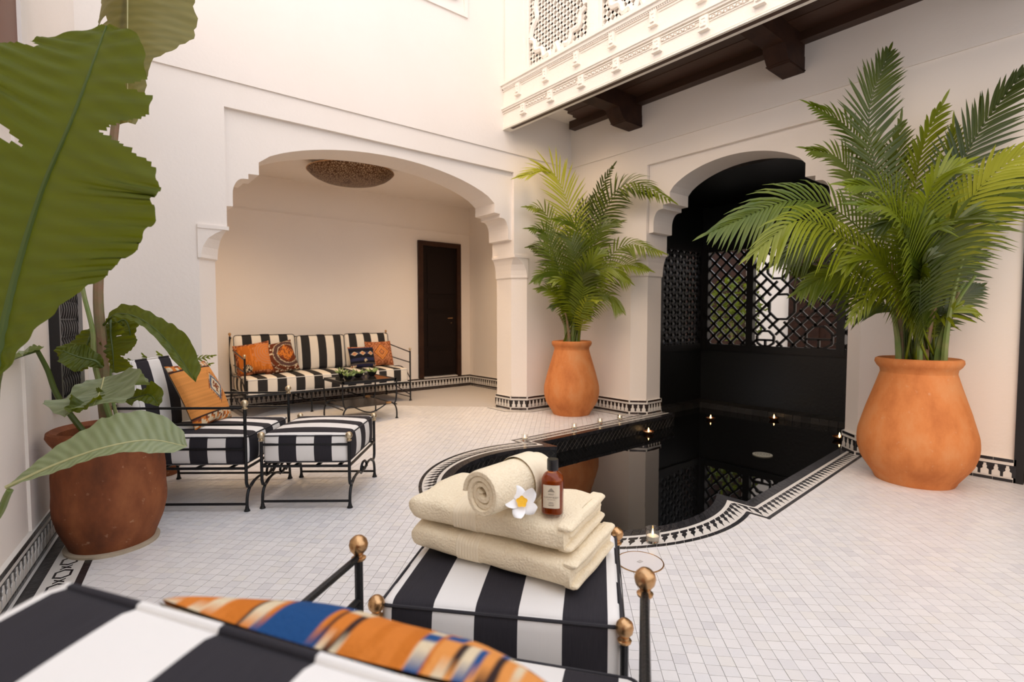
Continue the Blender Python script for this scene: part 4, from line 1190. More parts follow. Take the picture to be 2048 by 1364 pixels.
for i_, (dx, dy, r, hb, lab) in enumerate(((-.19, -.13, .05, .05, 'dark bowl of trailing succulent at the corner of the low table'), (-.17, .10, .04, .07, 'tall dark cup of flat succulent on the low table'), (.01, .08, .065, .045, 'wide dark bowl with a bushy green succulent on the low table'), (.20, .12, .055, .05, 'dark bowl of pale rosette succulent near the sofa side of the table'))):
    t = thing('succulent_bowl', lab, 'plant bowl', TC + Vector((dx, dy, 0)), 0, 'succulents on the low table')
    MB().lathe([(r*.5, 0), (r*.8, hb*.35), (r, hb), (r*.9, hb), (r*.7, hb*.6), (.001, hb*.55)], 18).build('bowl', M['iron'], t, smooth=True)
    lm = MB()
    for k in range(22):
        an = rnd.uniform(0, 2*PI); rr = rnd.uniform(.15, .95) * r; el = rnd.uniform(.3, 1.2); ln = rnd.uniform(.05, .085)
        p0 = Vector((rr*.6*math.cos(an), rr*.6*math.sin(an), hb*.7)); dv = Vector((math.cos(an)*math.cos(el), math.sin(an)*math.cos(el), math.sin(el)))
        lm.tube([p0, p0 + dv*ln*.5, p0 + dv*ln], [.006, .009, .001], 5)
    o = lm.build('leaves', M['succulent'], t, smooth=True); o['kind'] = 'stuff'

# ---- brass dish lamp
lmp = thing('ceiling_lamp', 'large pierced brass dish lamp hanging in the recess', 'lamp', (2.49, 6.0, 2.70))
lmp.rotation_euler = (0, math.radians(0), 0)
R_ = .49
MB().lathe([(.001, 0), (.12, .004), (.24, .018), (.34, .042), (.42, .078), (.465, .112), (R_, .14), (R_ - .004, .146), (.46, .12), (.41, .086), (.33, .05), (.2, .02), (.001, .008)], 56).build('dish', M['pierced'], lmp, smooth=True)
MB().lathe([(.49, .138), (.497, .142), (.49, .148), (.483, .142)], 56, ring=True).build('rim', M['brass'], lmp, smooth=True)
for k in range(3):
    an = 2*PI*k/3 + .5
    MB().tube([(R_*.93*math.cos(an), R_*.93*math.sin(an), .14), (.03*math.cos(an), .03*math.sin(an), .235)], .003, 5).build('chain', M['brass'], lmp)
MB().lathe([(.05, .235), (.05, .25), (.02, .232)], 14).build('ceiling_rose', M['brass'], lmp)

# ---- picture on the end wall
pf = thing('picture_frame', 'narrow red-brown wooden picture frame on the end wall of the recess', 'picture', (RX, 6.12, 1.265))
mb = MB(); hw, hh = .26, .35
for y0, y1, z0, z1 in ((-hw, hw, hh - .022, hh), (-hw, hw, -hh, -hh + .022), (hw - .022, hw, -hh, hh), (-hw, -hw + .022, -hh, hh)): mb.box(-.02, 0, y0, y1, z0, z1)
mb.build('frame', M['frame_wood'], pf)
MB().box(-.008, 0, -hw + .02, hw - .02, -hh + .02, hh - .02).build('print', M['paper'], pf)
MB().sphere((-.010, hw - .085, 0), .026, 10).build('printed_dot', M['ink'], pf)

# ================================================================== ADDED WARM FILL LIGHTS
def fill_light(label, loc, power, col=(1, .72, .45), blend=.9, size=2.4, rad=.10):  # invented fitting, added to brighten the recess and the balcony side warmly
    t = thing('downlight', label, 'lamp', loc, 0, 'recessed downlights')
    MB().lathe([(.045, 0), (.05, -.006), (.04, -.008), (.036, .0)], 20, ring=True).build('bezel', M['brass'], t)
    MB().lathe([(.0005, -.003), (.036, -.003), (.036, -.001), (.0005, -.001)], 20).build('lens', M['lens'], t)
    d = bpy.data.lights.new('downlight_glow', 'SPOT'); d.energy = power; d.color = col; d.spot_size = size; d.spot_blend = blend; d.shadow_soft_size = rad
    o = bpy.data.objects.new('glow', d); C.objects.link(o); o.parent = t; o.location = (0, 0, -.03)
    return t
M['lens'] = emis('lamp_lens', (1, .75, .45, 1), 6)  # glowing disc of the added fill lights
for i_, (x, y) in enumerate(((1.15, 5.75), (2.5, 5.5), (3.9, 5.75))):
    fill_light(['small downlight in the recess ceiling over the iron end of the sofa', 'small downlight in the recess ceiling just behind the arch crown', 'small downlight in the recess ceiling near the dark door'][i_], (x, y, 2.95), 115)
for i_, (x, y) in enumerate(((4.25, 4.2), (4.2, 2.9), (4.2, 1.15))):
    fill_light(['small downlight under the balcony over the middle palm', 'small downlight under the balcony over the pool', 'small downlight under the balcony over the large palm'][i_], (x, y, 3.57), (26, 8, 3)[i_])

# ================================================================== PLANTS
def leaflet(mb, p, dr, nrm, ln, wd, droop, seg=4):
    side = dr.cross(nrm).normalized(); pts = []
    for k in range(seg + 1):
        f = k / seg; c = p + dr * (ln * f) + Vector((0, 0, -1)) * (droop * ln * f * f)
        w = wd * (math.sin(PI * min(1, .18 + f * .82)) ** .7) if k < seg else .0004
        pts.append((c - side * w + nrm * w * .35, c, c + side * w + nrm * w * .35))
    o = len(mb.v)
    for a, b, c in pts: mb.v += [tuple(a), tuple(b), tuple(c)]
    for k in range(seg):
        i = o + 3*k; mb.f += [(i, i+1, i+4, i+3), (i+1, i+2, i+5, i+4)]
def frond(root, pts, m_, Lmax=.34, t0=.34, n=34, wd=.011, droop=.22, nrm=None, ang=.62, name='frond'):
    """feather palm frond along the points (world coordinates)"""
    P = catmull(pts, 10); P = [Vector(p) for p in P]
    cum = [0]
    for a, b in zip(P, P[1:]): cum.append(cum[-1] + (b - a).length)
    L = cum[-1]; mb = MB()
    def at_s(s):
        for k in range(len(P) - 1):
            if cum[k+1] >= s or k == len(P) - 2:
                f = (s - cum[k]) / max(1e-6, cum[k+1] - cum[k]); return P[k].lerp(P[k+1], f), (P[k+1] - P[k]).normalized()
    mb.tube([at_s(L * k / 16)[0] for k in range(17)], [.0085 - .007 * k / 16 for k in range(17)], 5)
    view = nrm or Vector((-FW.x, -FW.y, .5)).normalized()
    for k in range(n):
        f = t0 + (1 - t0) * (k + .5) / n; c, t = at_s(L * f)
        nn = (view - t * view.dot(t)); nn.normalize()
        s_ = t.cross(nn).normalized(); g = (f - t0) / (1 - t0)
        ln = Lmax * (math.sin(PI * (.16 + .80 * g)) ** .75) * rnd.uniform(.9, 1.08)
        a = ang - .15 + .75 * g + rnd.uniform(-.06, .06)
        for sg in (1, -1):
            d_ = (s_ * sg * math.cos(a) + t * math.sin(a) + nn * .18).normalized()
            leaflet(mb, c, d_, nn, ln, wd, droop * (1 + .5*rnd.random()))
    d_ = at_s(L)[1]; leaflet(mb, P[-1], d_, view, Lmax * .4, wd, .1)
    o = mb.build(name, m_, root, smooth='raw')
    if root: o.location = -Vector(root.location)
    return o

def big_pot(label, name, loc, hgt, rmax, rrim, m_, zmax=.27, rneck=None, rbase=None):
    t = thing(name, label, 'potted plant', loc)
    rneck = rneck or rrim * .86; rbase = rbase or rmax * .68
    prof = [(.001, 0), (rbase * .97, 0), (rbase, .012), (rbase * 1.03, .03)]
    for k in range(1, 25):
        f = k / 24; z = .03 + (hgt - .10 - .03) * f
        xs = [.03, hgt*zmax*.5, hgt*zmax*.8, hgt*zmax, hgt*zmax*1.2, hgt*(zmax*.7+.35), hgt*.78, hgt - .10]; ys = [rbase*1.03, rmax*.92, rmax*.99, rmax, rmax*.985, rmax*.7 + max(rneck, rmax*.72)*.22, max(rneck*1.06, rmax*.70), rneck]
        if rneck > rmax*.8: ys[5] = rmax*.99; ys[6] = rmax*.95
        prof.append((interp(z, xs, ys), z))
    pot = MB().lathe(prof + [(rneck * .9, hgt - .10), (rneck * .88, hgt - .2), (.001, hgt - .2)], 56).build('pot', m_, t, smooth=True)
    rp = [(rneck * .9, hgt - .105), (rneck, hgt - .105), (rneck * 1.02, hgt - .075), (rrim * .95, hgt - .055), (rrim, hgt - .03), (rrim * .985, hgt - .008), (rrim * .93, hgt), (rneck * .93, hgt - .02), (rneck * .9, hgt - .07)]
    MB().lathe(rp, 56, ring=True).build('rim', m_, pot, smooth=True)
    MB().lathe([(.001, hgt - .045), (rneck * .6, hgt - .05), (rneck * .92, hgt - .065), (rneck*.5, hgt - .12), (.001, hgt - .12)], 30).build('soil', M['soil'], t, smooth=True)
    return t

def palm(root, cx, cy, zr, rb, fronds, D, seed, xl=4.72, yl=4.58):
    """fronds: list of (px path, depth offset list, kwargs); path pixels run from the crown outwards"""
    r = random.Random(seed); base = Vector((cx, cy, zr))
    for path, offs, kw in fronds:
        an = r.uniform(0, 2*PI); rr = rb * math.sqrt(r.random()) * .8
        b = base + Vector((rr*math.cos(an), rr*math.sin(an), -.04))
        P = [b] + [at(px, py, D + (offs if not isinstance(offs, (list, tuple)) else offs[min(i, len(offs)-1)])) for i, (px, py) in enumerate(path)]
        for (px, py), q in zip(path, P[1:]):
            d = proj(q)[2]; k_ = (P.index(q)) / len(path)
            while (q.x > xl + .12 * (1 - k_) or q.y > yl + .1 * (1 - k_)) and d > 1.5: d -= .04; q.xyz = at(px, py, d)
        frond(root, P, **kw)

# ---- middle palm
pm_ = Vector((4.42, 4.26, 0))
t = big_pot('tall terracotta urn with an areca palm in the corner between the arches', 'potted_palm', pm_, .86, .325, .235, M['terracotta'], zmax=.33)
D0 = proj(pm_ + Vector((0, 0, .8)))[2]
K = lambda **k: dict(dict(m_=M['palm'], Lmax=.37, n=31, wd=.0105), **k)
mid_f = [
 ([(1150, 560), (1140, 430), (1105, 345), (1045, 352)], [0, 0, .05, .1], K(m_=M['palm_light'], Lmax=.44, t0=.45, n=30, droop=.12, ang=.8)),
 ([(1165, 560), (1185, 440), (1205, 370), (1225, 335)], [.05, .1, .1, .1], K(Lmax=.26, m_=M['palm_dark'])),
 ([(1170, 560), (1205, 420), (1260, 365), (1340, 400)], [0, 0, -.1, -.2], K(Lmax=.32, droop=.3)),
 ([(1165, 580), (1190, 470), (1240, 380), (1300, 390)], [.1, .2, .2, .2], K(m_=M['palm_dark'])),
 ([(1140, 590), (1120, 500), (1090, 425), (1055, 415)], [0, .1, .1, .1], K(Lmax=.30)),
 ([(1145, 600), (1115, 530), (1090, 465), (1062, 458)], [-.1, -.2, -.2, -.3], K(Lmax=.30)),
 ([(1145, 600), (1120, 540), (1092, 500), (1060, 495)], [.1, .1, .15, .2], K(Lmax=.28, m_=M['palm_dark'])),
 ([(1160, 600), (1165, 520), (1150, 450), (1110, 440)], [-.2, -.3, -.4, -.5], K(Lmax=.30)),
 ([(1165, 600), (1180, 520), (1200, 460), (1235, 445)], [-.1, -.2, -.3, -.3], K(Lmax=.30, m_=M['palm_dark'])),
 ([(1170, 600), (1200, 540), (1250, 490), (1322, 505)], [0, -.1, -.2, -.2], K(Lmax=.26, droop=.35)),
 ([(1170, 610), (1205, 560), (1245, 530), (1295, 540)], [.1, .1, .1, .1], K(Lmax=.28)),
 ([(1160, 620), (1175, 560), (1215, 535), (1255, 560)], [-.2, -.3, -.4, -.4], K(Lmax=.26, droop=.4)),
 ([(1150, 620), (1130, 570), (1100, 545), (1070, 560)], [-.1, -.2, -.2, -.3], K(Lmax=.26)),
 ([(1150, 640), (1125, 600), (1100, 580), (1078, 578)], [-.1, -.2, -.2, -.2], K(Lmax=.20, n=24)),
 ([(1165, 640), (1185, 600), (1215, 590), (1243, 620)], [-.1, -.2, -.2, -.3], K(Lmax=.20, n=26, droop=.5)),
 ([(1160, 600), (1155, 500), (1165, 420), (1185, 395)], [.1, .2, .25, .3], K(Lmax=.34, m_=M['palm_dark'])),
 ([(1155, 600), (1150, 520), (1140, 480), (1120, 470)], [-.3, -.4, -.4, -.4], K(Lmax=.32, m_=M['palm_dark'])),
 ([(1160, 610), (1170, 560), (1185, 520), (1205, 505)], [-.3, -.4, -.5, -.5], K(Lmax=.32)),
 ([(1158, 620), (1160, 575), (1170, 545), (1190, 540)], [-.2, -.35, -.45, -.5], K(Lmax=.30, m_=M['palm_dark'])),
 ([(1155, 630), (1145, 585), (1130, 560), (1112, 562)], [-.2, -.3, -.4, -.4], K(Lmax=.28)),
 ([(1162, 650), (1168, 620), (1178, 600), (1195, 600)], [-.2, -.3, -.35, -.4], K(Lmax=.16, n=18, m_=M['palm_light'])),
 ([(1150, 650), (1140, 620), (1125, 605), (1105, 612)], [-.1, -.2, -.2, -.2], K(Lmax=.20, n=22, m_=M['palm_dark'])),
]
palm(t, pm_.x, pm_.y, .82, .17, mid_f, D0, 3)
def stalks(root, c, zr, rb, n, h0, seed, lean=.12):
    r = random.Random(seed)
    for k in range(n):
        an = 2*PI*k/n + r.uniform(-.3, .3); rr = rb * r.uniform(.25, .9); p = Vector((rr*math.cos(an), rr*math.sin(an), zr - .06))
        hh = h0 * r.uniform(.7, 1.25); q = p + Vector((lean*r.uniform(.4, 1.3)*math.cos(an), lean*r.uniform(.4, 1.3)*math.sin(an), hh))
        MB().tube(bez([p, p + Vector((0, 0, hh*.5)), q], 6), [.022, .020, .018, .015, .013, .011, .009], 7).build('stalk', M['sheath'] if k % 3 == 0 else M['stem'], root, smooth=True)
stalks(t, pm_, .86, .17, 11, .45, 5)

# ---- large palm
pr_ = Vector((4.47, .985, 0))
t = big_pot('big terracotta urn with a spreading areca palm beside the pool', 'potted_palm', pr_, .86, .345, .25, M['terracotta'], zmax=.33)
D1 = proj(pr_ + Vector((0, 0, .8)))[2]
K = lambda **k: dict(dict(m_=M['palm'], Lmax=.39, n=33, wd=.0108), **k)
big_f = [
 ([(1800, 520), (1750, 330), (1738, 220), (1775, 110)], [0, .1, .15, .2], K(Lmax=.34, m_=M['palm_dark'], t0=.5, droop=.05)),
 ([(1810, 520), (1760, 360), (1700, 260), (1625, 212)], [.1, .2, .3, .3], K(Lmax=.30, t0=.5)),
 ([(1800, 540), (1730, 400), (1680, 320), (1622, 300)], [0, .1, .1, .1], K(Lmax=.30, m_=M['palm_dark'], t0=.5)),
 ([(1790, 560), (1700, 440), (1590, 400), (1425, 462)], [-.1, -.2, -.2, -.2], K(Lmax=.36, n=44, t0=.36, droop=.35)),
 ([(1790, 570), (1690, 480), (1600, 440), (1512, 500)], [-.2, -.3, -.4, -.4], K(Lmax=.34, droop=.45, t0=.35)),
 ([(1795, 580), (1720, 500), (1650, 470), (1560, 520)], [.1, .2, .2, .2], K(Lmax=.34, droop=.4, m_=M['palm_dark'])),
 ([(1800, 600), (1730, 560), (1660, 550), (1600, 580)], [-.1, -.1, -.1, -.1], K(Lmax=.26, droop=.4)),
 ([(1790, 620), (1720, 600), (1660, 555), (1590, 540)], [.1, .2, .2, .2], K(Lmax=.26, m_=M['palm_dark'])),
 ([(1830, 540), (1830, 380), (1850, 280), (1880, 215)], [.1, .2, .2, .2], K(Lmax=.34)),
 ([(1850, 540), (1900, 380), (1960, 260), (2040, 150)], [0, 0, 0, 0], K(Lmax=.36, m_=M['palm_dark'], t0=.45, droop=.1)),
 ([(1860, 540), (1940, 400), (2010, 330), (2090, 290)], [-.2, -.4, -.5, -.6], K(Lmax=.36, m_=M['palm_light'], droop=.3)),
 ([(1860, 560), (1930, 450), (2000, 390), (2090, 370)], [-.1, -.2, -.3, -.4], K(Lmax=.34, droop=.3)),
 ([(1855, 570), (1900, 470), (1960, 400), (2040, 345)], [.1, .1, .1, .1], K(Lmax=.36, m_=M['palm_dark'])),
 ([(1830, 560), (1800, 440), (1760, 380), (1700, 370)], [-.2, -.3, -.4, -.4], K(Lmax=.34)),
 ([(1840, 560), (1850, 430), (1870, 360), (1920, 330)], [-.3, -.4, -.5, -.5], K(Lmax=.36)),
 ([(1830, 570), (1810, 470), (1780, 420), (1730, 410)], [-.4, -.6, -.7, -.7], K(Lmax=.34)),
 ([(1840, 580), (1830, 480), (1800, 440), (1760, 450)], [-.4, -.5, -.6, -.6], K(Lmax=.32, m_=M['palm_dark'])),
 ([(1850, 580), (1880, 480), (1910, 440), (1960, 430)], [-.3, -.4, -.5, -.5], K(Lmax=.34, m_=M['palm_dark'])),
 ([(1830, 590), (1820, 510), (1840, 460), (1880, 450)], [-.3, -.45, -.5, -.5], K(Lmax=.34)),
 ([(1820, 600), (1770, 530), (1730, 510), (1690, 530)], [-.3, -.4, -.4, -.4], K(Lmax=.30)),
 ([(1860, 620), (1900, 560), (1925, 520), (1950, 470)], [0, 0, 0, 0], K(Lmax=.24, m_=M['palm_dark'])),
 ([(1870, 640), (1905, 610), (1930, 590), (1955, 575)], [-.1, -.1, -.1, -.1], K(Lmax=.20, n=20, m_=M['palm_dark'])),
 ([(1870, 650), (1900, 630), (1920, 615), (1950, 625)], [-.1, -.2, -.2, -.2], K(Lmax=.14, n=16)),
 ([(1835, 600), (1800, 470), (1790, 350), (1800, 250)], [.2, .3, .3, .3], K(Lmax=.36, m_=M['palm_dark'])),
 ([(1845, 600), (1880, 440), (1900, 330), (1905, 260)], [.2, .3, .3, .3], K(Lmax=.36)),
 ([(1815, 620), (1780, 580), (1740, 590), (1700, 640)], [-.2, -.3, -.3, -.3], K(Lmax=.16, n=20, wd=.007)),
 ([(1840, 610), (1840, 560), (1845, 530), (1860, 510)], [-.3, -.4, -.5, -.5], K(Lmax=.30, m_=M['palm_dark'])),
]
palm(t, pr_.x, pr_.y, .83, .18, big_f, D1, 11)
stalks(t, pr_, .86, .19, 15, .62, 8, .16)

# ---- banana plants
def banana_leaf(root, mid, wl, wr, nrm, m_, fold=.25, corr=.006, ncorr=34, tears=(), rows=44, cols=7, rib=None, wave=.0, rr=.008, name='leaf', curl=0.):
    """mid: midrib points; wl / wr: half-width profiles [(t, w)] left and right of the rib"""
    P = catmull(mid, 10); cum = [0]
    for a, b in zip(P, P[1:]): cum.append(cum[-1] + (b - a).length)
    def at_t(t):
        s = t * cum[-1]
        for k in range(len(P) - 1):
            if cum[k+1] >= s or k == len(P) - 2:
                f = (s - cum[k]) / max(1e-6, cum[k+1] - cum[k]); return P[k].lerp(P[k+1], f), (P[min(k+2, len(P)-1)] - P[max(k-1, 0)]).normalized()
    mb = MB(); mb.uv = []; N_ = Vector(nrm).normalized()
    for sg, prof in ((-1, wl), (1, wr)):
        o = len(mb.v); xs, ys = zip(*prof)
        for i in range(rows + 1):
            t = i / rows; c, T = at_t(t); nn = (N_ - T * N_.dot(T)).normalized(); sd = T.cross(nn).normalized() * sg
            w = interp(t, xs, ys) * (1 + .03 * math.sin(t * 57 + sg))
            for j in range(cols + 1):
                u = j / cols
                y = fold * u * w + corr * math.sin(t * ncorr * 2 * PI + u) * min(1, u * 3) + wave * w * math.sin(t * 13 + sg) * u*u - curl * w * u**3
                fw2 = u * w * .35
                mb.v.append(tuple(c + sd * (u * w) + nn * y + T * fw2 * .5))
        for i in range(rows):
            t = (i + .5) / rows
            for j in range(cols):
                u = (j + .5) / cols
                if any(ts == sg and abs(t - tt) < tw * (u - u0) / max(.05, 1 - u0) and u > u0 for ts, tt, tw, u0 in tears): continue
                a = o + i * (cols + 1) + j; q = (a, a + 1, a + cols + 2, a + cols + 1)
                mb.f.append(q)
                for (ii, jj) in ((i, j), (i, j+1), (i+1, j+1), (i+1, j)): mb.uv.append((jj / cols * .4 * sg, ii / rows * 1.2 + jj / cols * .12))
    lf_ = mb.build(name, m_, root, smooth='raw')
    loc = -Vector(root.location); lf_.location = loc
    rb_ = MB().tube([at_t(k / 20)[0] - Vector(nrm).normalized() * 0 for k in range(21)], [rr * (1 - .8 * k / 20) for k in range(21)], 6).build('midrib', rib or M['midrib'], lf_, smooth=True)
    return lf_
camdir = Vector((-FW.x, -FW.y, .15)).normalized()
VW = lambda px, py, d: at(px, py, d)
def petiole(root, pts, r0, r1, m_=None):
    P = catmull(pts, 8); o = MB().tube(P, [r0 + (r1 - r0) * k / (len(P)-1) for k in range(len(P))], 8).build('petiole', m_ or M['stem'], root, smooth=True)
    o.location = -Vector(root.location); return o

# potted plant by the side wall
pl2 = Vector((.085, 3.285, 0))
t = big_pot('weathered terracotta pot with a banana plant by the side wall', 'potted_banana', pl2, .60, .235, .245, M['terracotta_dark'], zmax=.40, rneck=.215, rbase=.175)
DP = proj(pl2 + Vector((0, 0, .6)))[2]
MB().lathe([(.001, -.002), (.195, -.002), (.198, .014), (.185, .018), (.001, .016)], 40).build('saucer', mat('saucer_stone', (.52, .43, .31, 1), .85, col2=(.42, .34, .24, 1)), t, smooth=True)
q0 = pl2 + Vector((0, 0, .52))
petiole(t, [q0, VW(208, 800, DP), VW(205, 700, DP), VW(197, 560, DP), VW(225, 300, DP), VW(250, 60, DP), VW(258, -60, DP)], .030, .012, M['sheath'])
petiole(t, [q0 + Vector((.03, -.05, 0)), VW(192, 740, DP-.05), VW(185, 660, DP-.05), VW(165, 575, DP-.05), VW(150, 450, DP)], .013, .008)
petiole(t, [q0 + Vector((-.06, -.06, 0)), VW(120, 800, DP-.15), VW(95, 740, DP-.2), VW(73, 698, DP-.25)], .014, .009, M['midrib'])
petiole(t, [q0 + Vector((.05, .0, 0)), VW(222, 780, DP+.1), VW(222, 720, DP+.1)], .010, .006)
banana_leaf(t, [VW(255, -160, DP), VW(255, 0, DP-.02), VW(255, 120, DP-.03), VW(256, 245, DP)], [(0, .28), (.45, .25), (.55, .20), (.68, .09), (1, .03)], [(0, .24), (.40, .25), (.47, .22), (.62, .20), (.80, .19), (.93, .15), (1, .05)],
            camdir, M['banana_old'], fold=-.25, corr=.006, ncorr=26, rib=M['midrib_pale'], tears=((1, .62, .012, .1), (1, .44, .02, .45)), wave=.1, rr=.005, curl=.25)
banana_leaf(t, [VW(205, 652, DP), VW(235, 628, DP-.05), VW(285, 640, DP-.12), VW(340, 688, DP-.2), VW(392, 764, DP-.28)], [(0, .005), (.15, .04), (.5, .055), (.75, .075), (.92, .05), (1, .002)], [(0, .005), (.2, .03), (.5, .03), (.8, .03), (1, .002)],
            (camdir + Vector((0, 0, .9))), M['banana'], fold=.35, wave=.25, rr=.006)
banana_leaf(t, [VW(222, 640, DP+.05), VW(222, 670, DP+.02), VW(226, 705, DP), VW(228, 745, DP)], [(0, .01), (.25, .10), (.6, .14), (.85, .10), (1, .02)], [(0, .01), (.3, .04), (.7, .03), (1, .005)], camdir, M['banana'], tears=((-1, .35, .05, .3), (-1, .7, .06, .4)), wave=.3)
banana_leaf(t, [VW(188, 655, DP+.02), VW(178, 680, DP), VW(165, 715, DP-.02), VW(150, 742, DP-.04)], [(0, .01), (.3, .09), (.7, .08), (1, .01)], [(0, .01), (.3, .10), (.7, .12), (1, .01)], camdir, M['banana'], wave=.3, fold=.1)
banana_leaf(t, [VW(205, 735, DP-.08), VW(190, 722, DP-.1), VW(160, 715, DP-.12), VW(122, 700, DP-.14)], [(0, .01), (.4, .075), (.8, .06), (1, .005)], [(0, .01), (.4, .06), (.8, .05), (1, .005)], (camdir + Vector((0, 0, .6))), M['banana'], wave=.3)
banana_leaf(t, [VW(208, 755, DP-.15), VW(203, 775, DP-.22), VW(195, 795, DP-.3), VW(186, 812, DP-.36)], [(0, .06), (.3, .18), (.7, .20), (1, .08)], [(0, .06), (.3, .19), (.6, .18), (1, .06)], (camdir + Vector((0, 0, .9))), M['banana_pale'], rib=M['midrib_pale'], rr=.004, wave=.25, fold=.05)
banana_leaf(t, [VW(196, 800, DP-.2), VW(180, 806, DP-.3), VW(155, 816, DP-.36), VW(140, 826, DP-.4)], [(0, .02), (.4, .07), (.8, .07), (1, .01)], [(0, .02), (.4, .06), (.8, .05), (1, .01)], (camdir + Vector((0, 0, .4))), M['banana'], wave=.5, fold=.4)
banana_leaf(t, [VW(250, 800, DP-.1), VW(275, 795, DP-.15), VW(300, 790, DP-.2), VW(318, 812, DP-.22)], [(0, .01), (.4, .05), (.8, .05), (1, .005)], [(0, .01), (.4, .05), (.8, .04), (1, .005)], (camdir + Vector((0, 0, .8))), M['banana'], wave=.4, fold=.3)
banana_leaf(t, [VW(76, 700, DP-.25), VW(40, 712, DP-.4), VW(0, 728, DP-.55), VW(-60, 745, DP-.8)], [(0, .03), (.3, .06), (.7, .07), (1, .01)], [(0, .03), (.3, .05), (.7, .06), (1, .01)], (camdir + Vector((0, 0, .7))), M['banana_pale'], wave=.2, fold=.3)
banana_leaf(t, [VW(215, 660, DP+.1), VW(250, 640, DP+.12), VW(262, 680, DP+.1), VW(250, 700, DP+.1)], [(0, .02), (.5, .06), (1, .01)], [(0, .02), (.5, .05), (1, .01)], camdir, M['banana'], wave=.3)

# second banana plant, close to the lens, rooted beside the wall out of view
nb = Vector((-.40, 1.36, 0))
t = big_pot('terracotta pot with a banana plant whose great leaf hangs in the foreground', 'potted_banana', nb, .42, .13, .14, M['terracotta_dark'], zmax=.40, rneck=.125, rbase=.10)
DL = 1.28
petiole(t, [nb + Vector((0, 0, .36)), nb + Vector((.0, .0, .7)), VW(-60, 900, DL-.12), VW(-10, 745, DL-.06)], .022, .014, M['midrib'])
banana_leaf(t, [VW(-14, 760, DL-.06), VW(30, 560, DL), VW(85, 380, DL+.02), VW(140, 250, DL+.02), VW(185, 130, DL+.04), VW(213, 52, DL+.08)],
            [(0, .02), (.12, .12), (.3, .22), (.5, .27), (.62, .27), (.8, .235), (.92, .14), (1, .01)], [(0, .02), (.10, .09), (.22, .22), (.42, .33), (.60, .315), (.70, .21), (.84, .15), (.94, .10), (1, .01)],
            camdir, M['banana'], fold=.12, corr=.004, ncorr=20, tears=((-1, .575, .035, .25), (1, .685, .05, .35), (1, .80, .02, .6), (-1, .86, .02, .7)), rr=.011, wave=.06, rows=170, cols=20)
petiole(t, [nb + Vector((.02, .02, .36)), nb + Vector((.03, .06, .55)), VW(-30, 1060, DL+.1), VW(20, 980, DL+.12)], .014, .008, M['stem'])
banana_leaf(t, [VW(12, 975, DL+.12), VW(110, 930, DL+.16), VW(210, 895, DL+.2), VW(300, 880, DL+.26), VW(374, 893, DL+.3)],
            [(0, .004), (.2, .035), (.5, .095), (.75, .085), (.93, .04), (1, .002)], [(0, .004), (.2, .03), (.5, .045), (.75, .06), (.93, .035), (1, .002)],
            (camdir + Vector((0, 0, .9))), M['banana_pale'], rib=M['midrib_pale'], fold=.3, wave=.1, rr=.006, corr=.0015)

# small fern behind the armchair
fe = Vector((.42, 4.50, 0))
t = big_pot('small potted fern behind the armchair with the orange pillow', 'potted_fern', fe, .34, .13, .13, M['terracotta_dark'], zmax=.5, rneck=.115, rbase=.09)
DF = proj(fe + Vector((0, 0, .6)))[2]
for path in ([(300, 770), (300, 730), (288, 712)], [(310, 770), (330, 725), (318, 708)], [(340, 770), (380, 725), (425, 712)], [(345, 780), (400, 735), (420, 728)], [(290, 780), (262, 745), (240, 738)], [(285, 790), (255, 760), (232, 752)], [(295, 780), (275, 735), (262, 722)]):
    frond(t, [fe + Vector((0, 0, .3))] + [VW(px, py, DF) for px, py in path], M['palm'], Lmax=.09, n=16, wd=.006, t0=.35, droop=.2)

# shrubs in the court beyond the lattice
for i_, (x, y, zz, rr_, lab) in enumerate(((9.4, 4.9, 1.3, .55, 'leafy green shrub beyond the lattice near the dark court door'), (9.6, 2.35, 1.5, .5, 'leafy green shrub beyond the lattice past the dark court door'), (7.6, 6.4, 1.3, .6, 'leafy green shrub beyond the side lattice'))):
    t = thing('shrub', lab, 'shrub', (x, y, -.02), 0, 'shrubs in the court')
    MB().tube([(0, 0, 0), (.02, 0, .5), (0, .03, zz*.8)], [.03, .025, .015], 7).build('stem', M['sheath'], t)
    mb = MB()
    for k in range(420):
        v = Vector((rnd.gauss(0, 1), rnd.gauss(0, 1), rnd.gauss(0, 1))).normalized() * rr_ * rnd.random() ** .4; v.z = v.z * 1.2 + zz
        d_ = Vector((rnd.uniform(-1, 1), rnd.uniform(-1, 1), rnd.uniform(-.6, .8))).normalized(); leaflet(mb, v, d_, d_.orthogonal().normalized(), .13, .025, .3, 2)
    o = mb.build('foliage', M['palm'], t, smooth='raw'); o['kind'] = 'stuff'

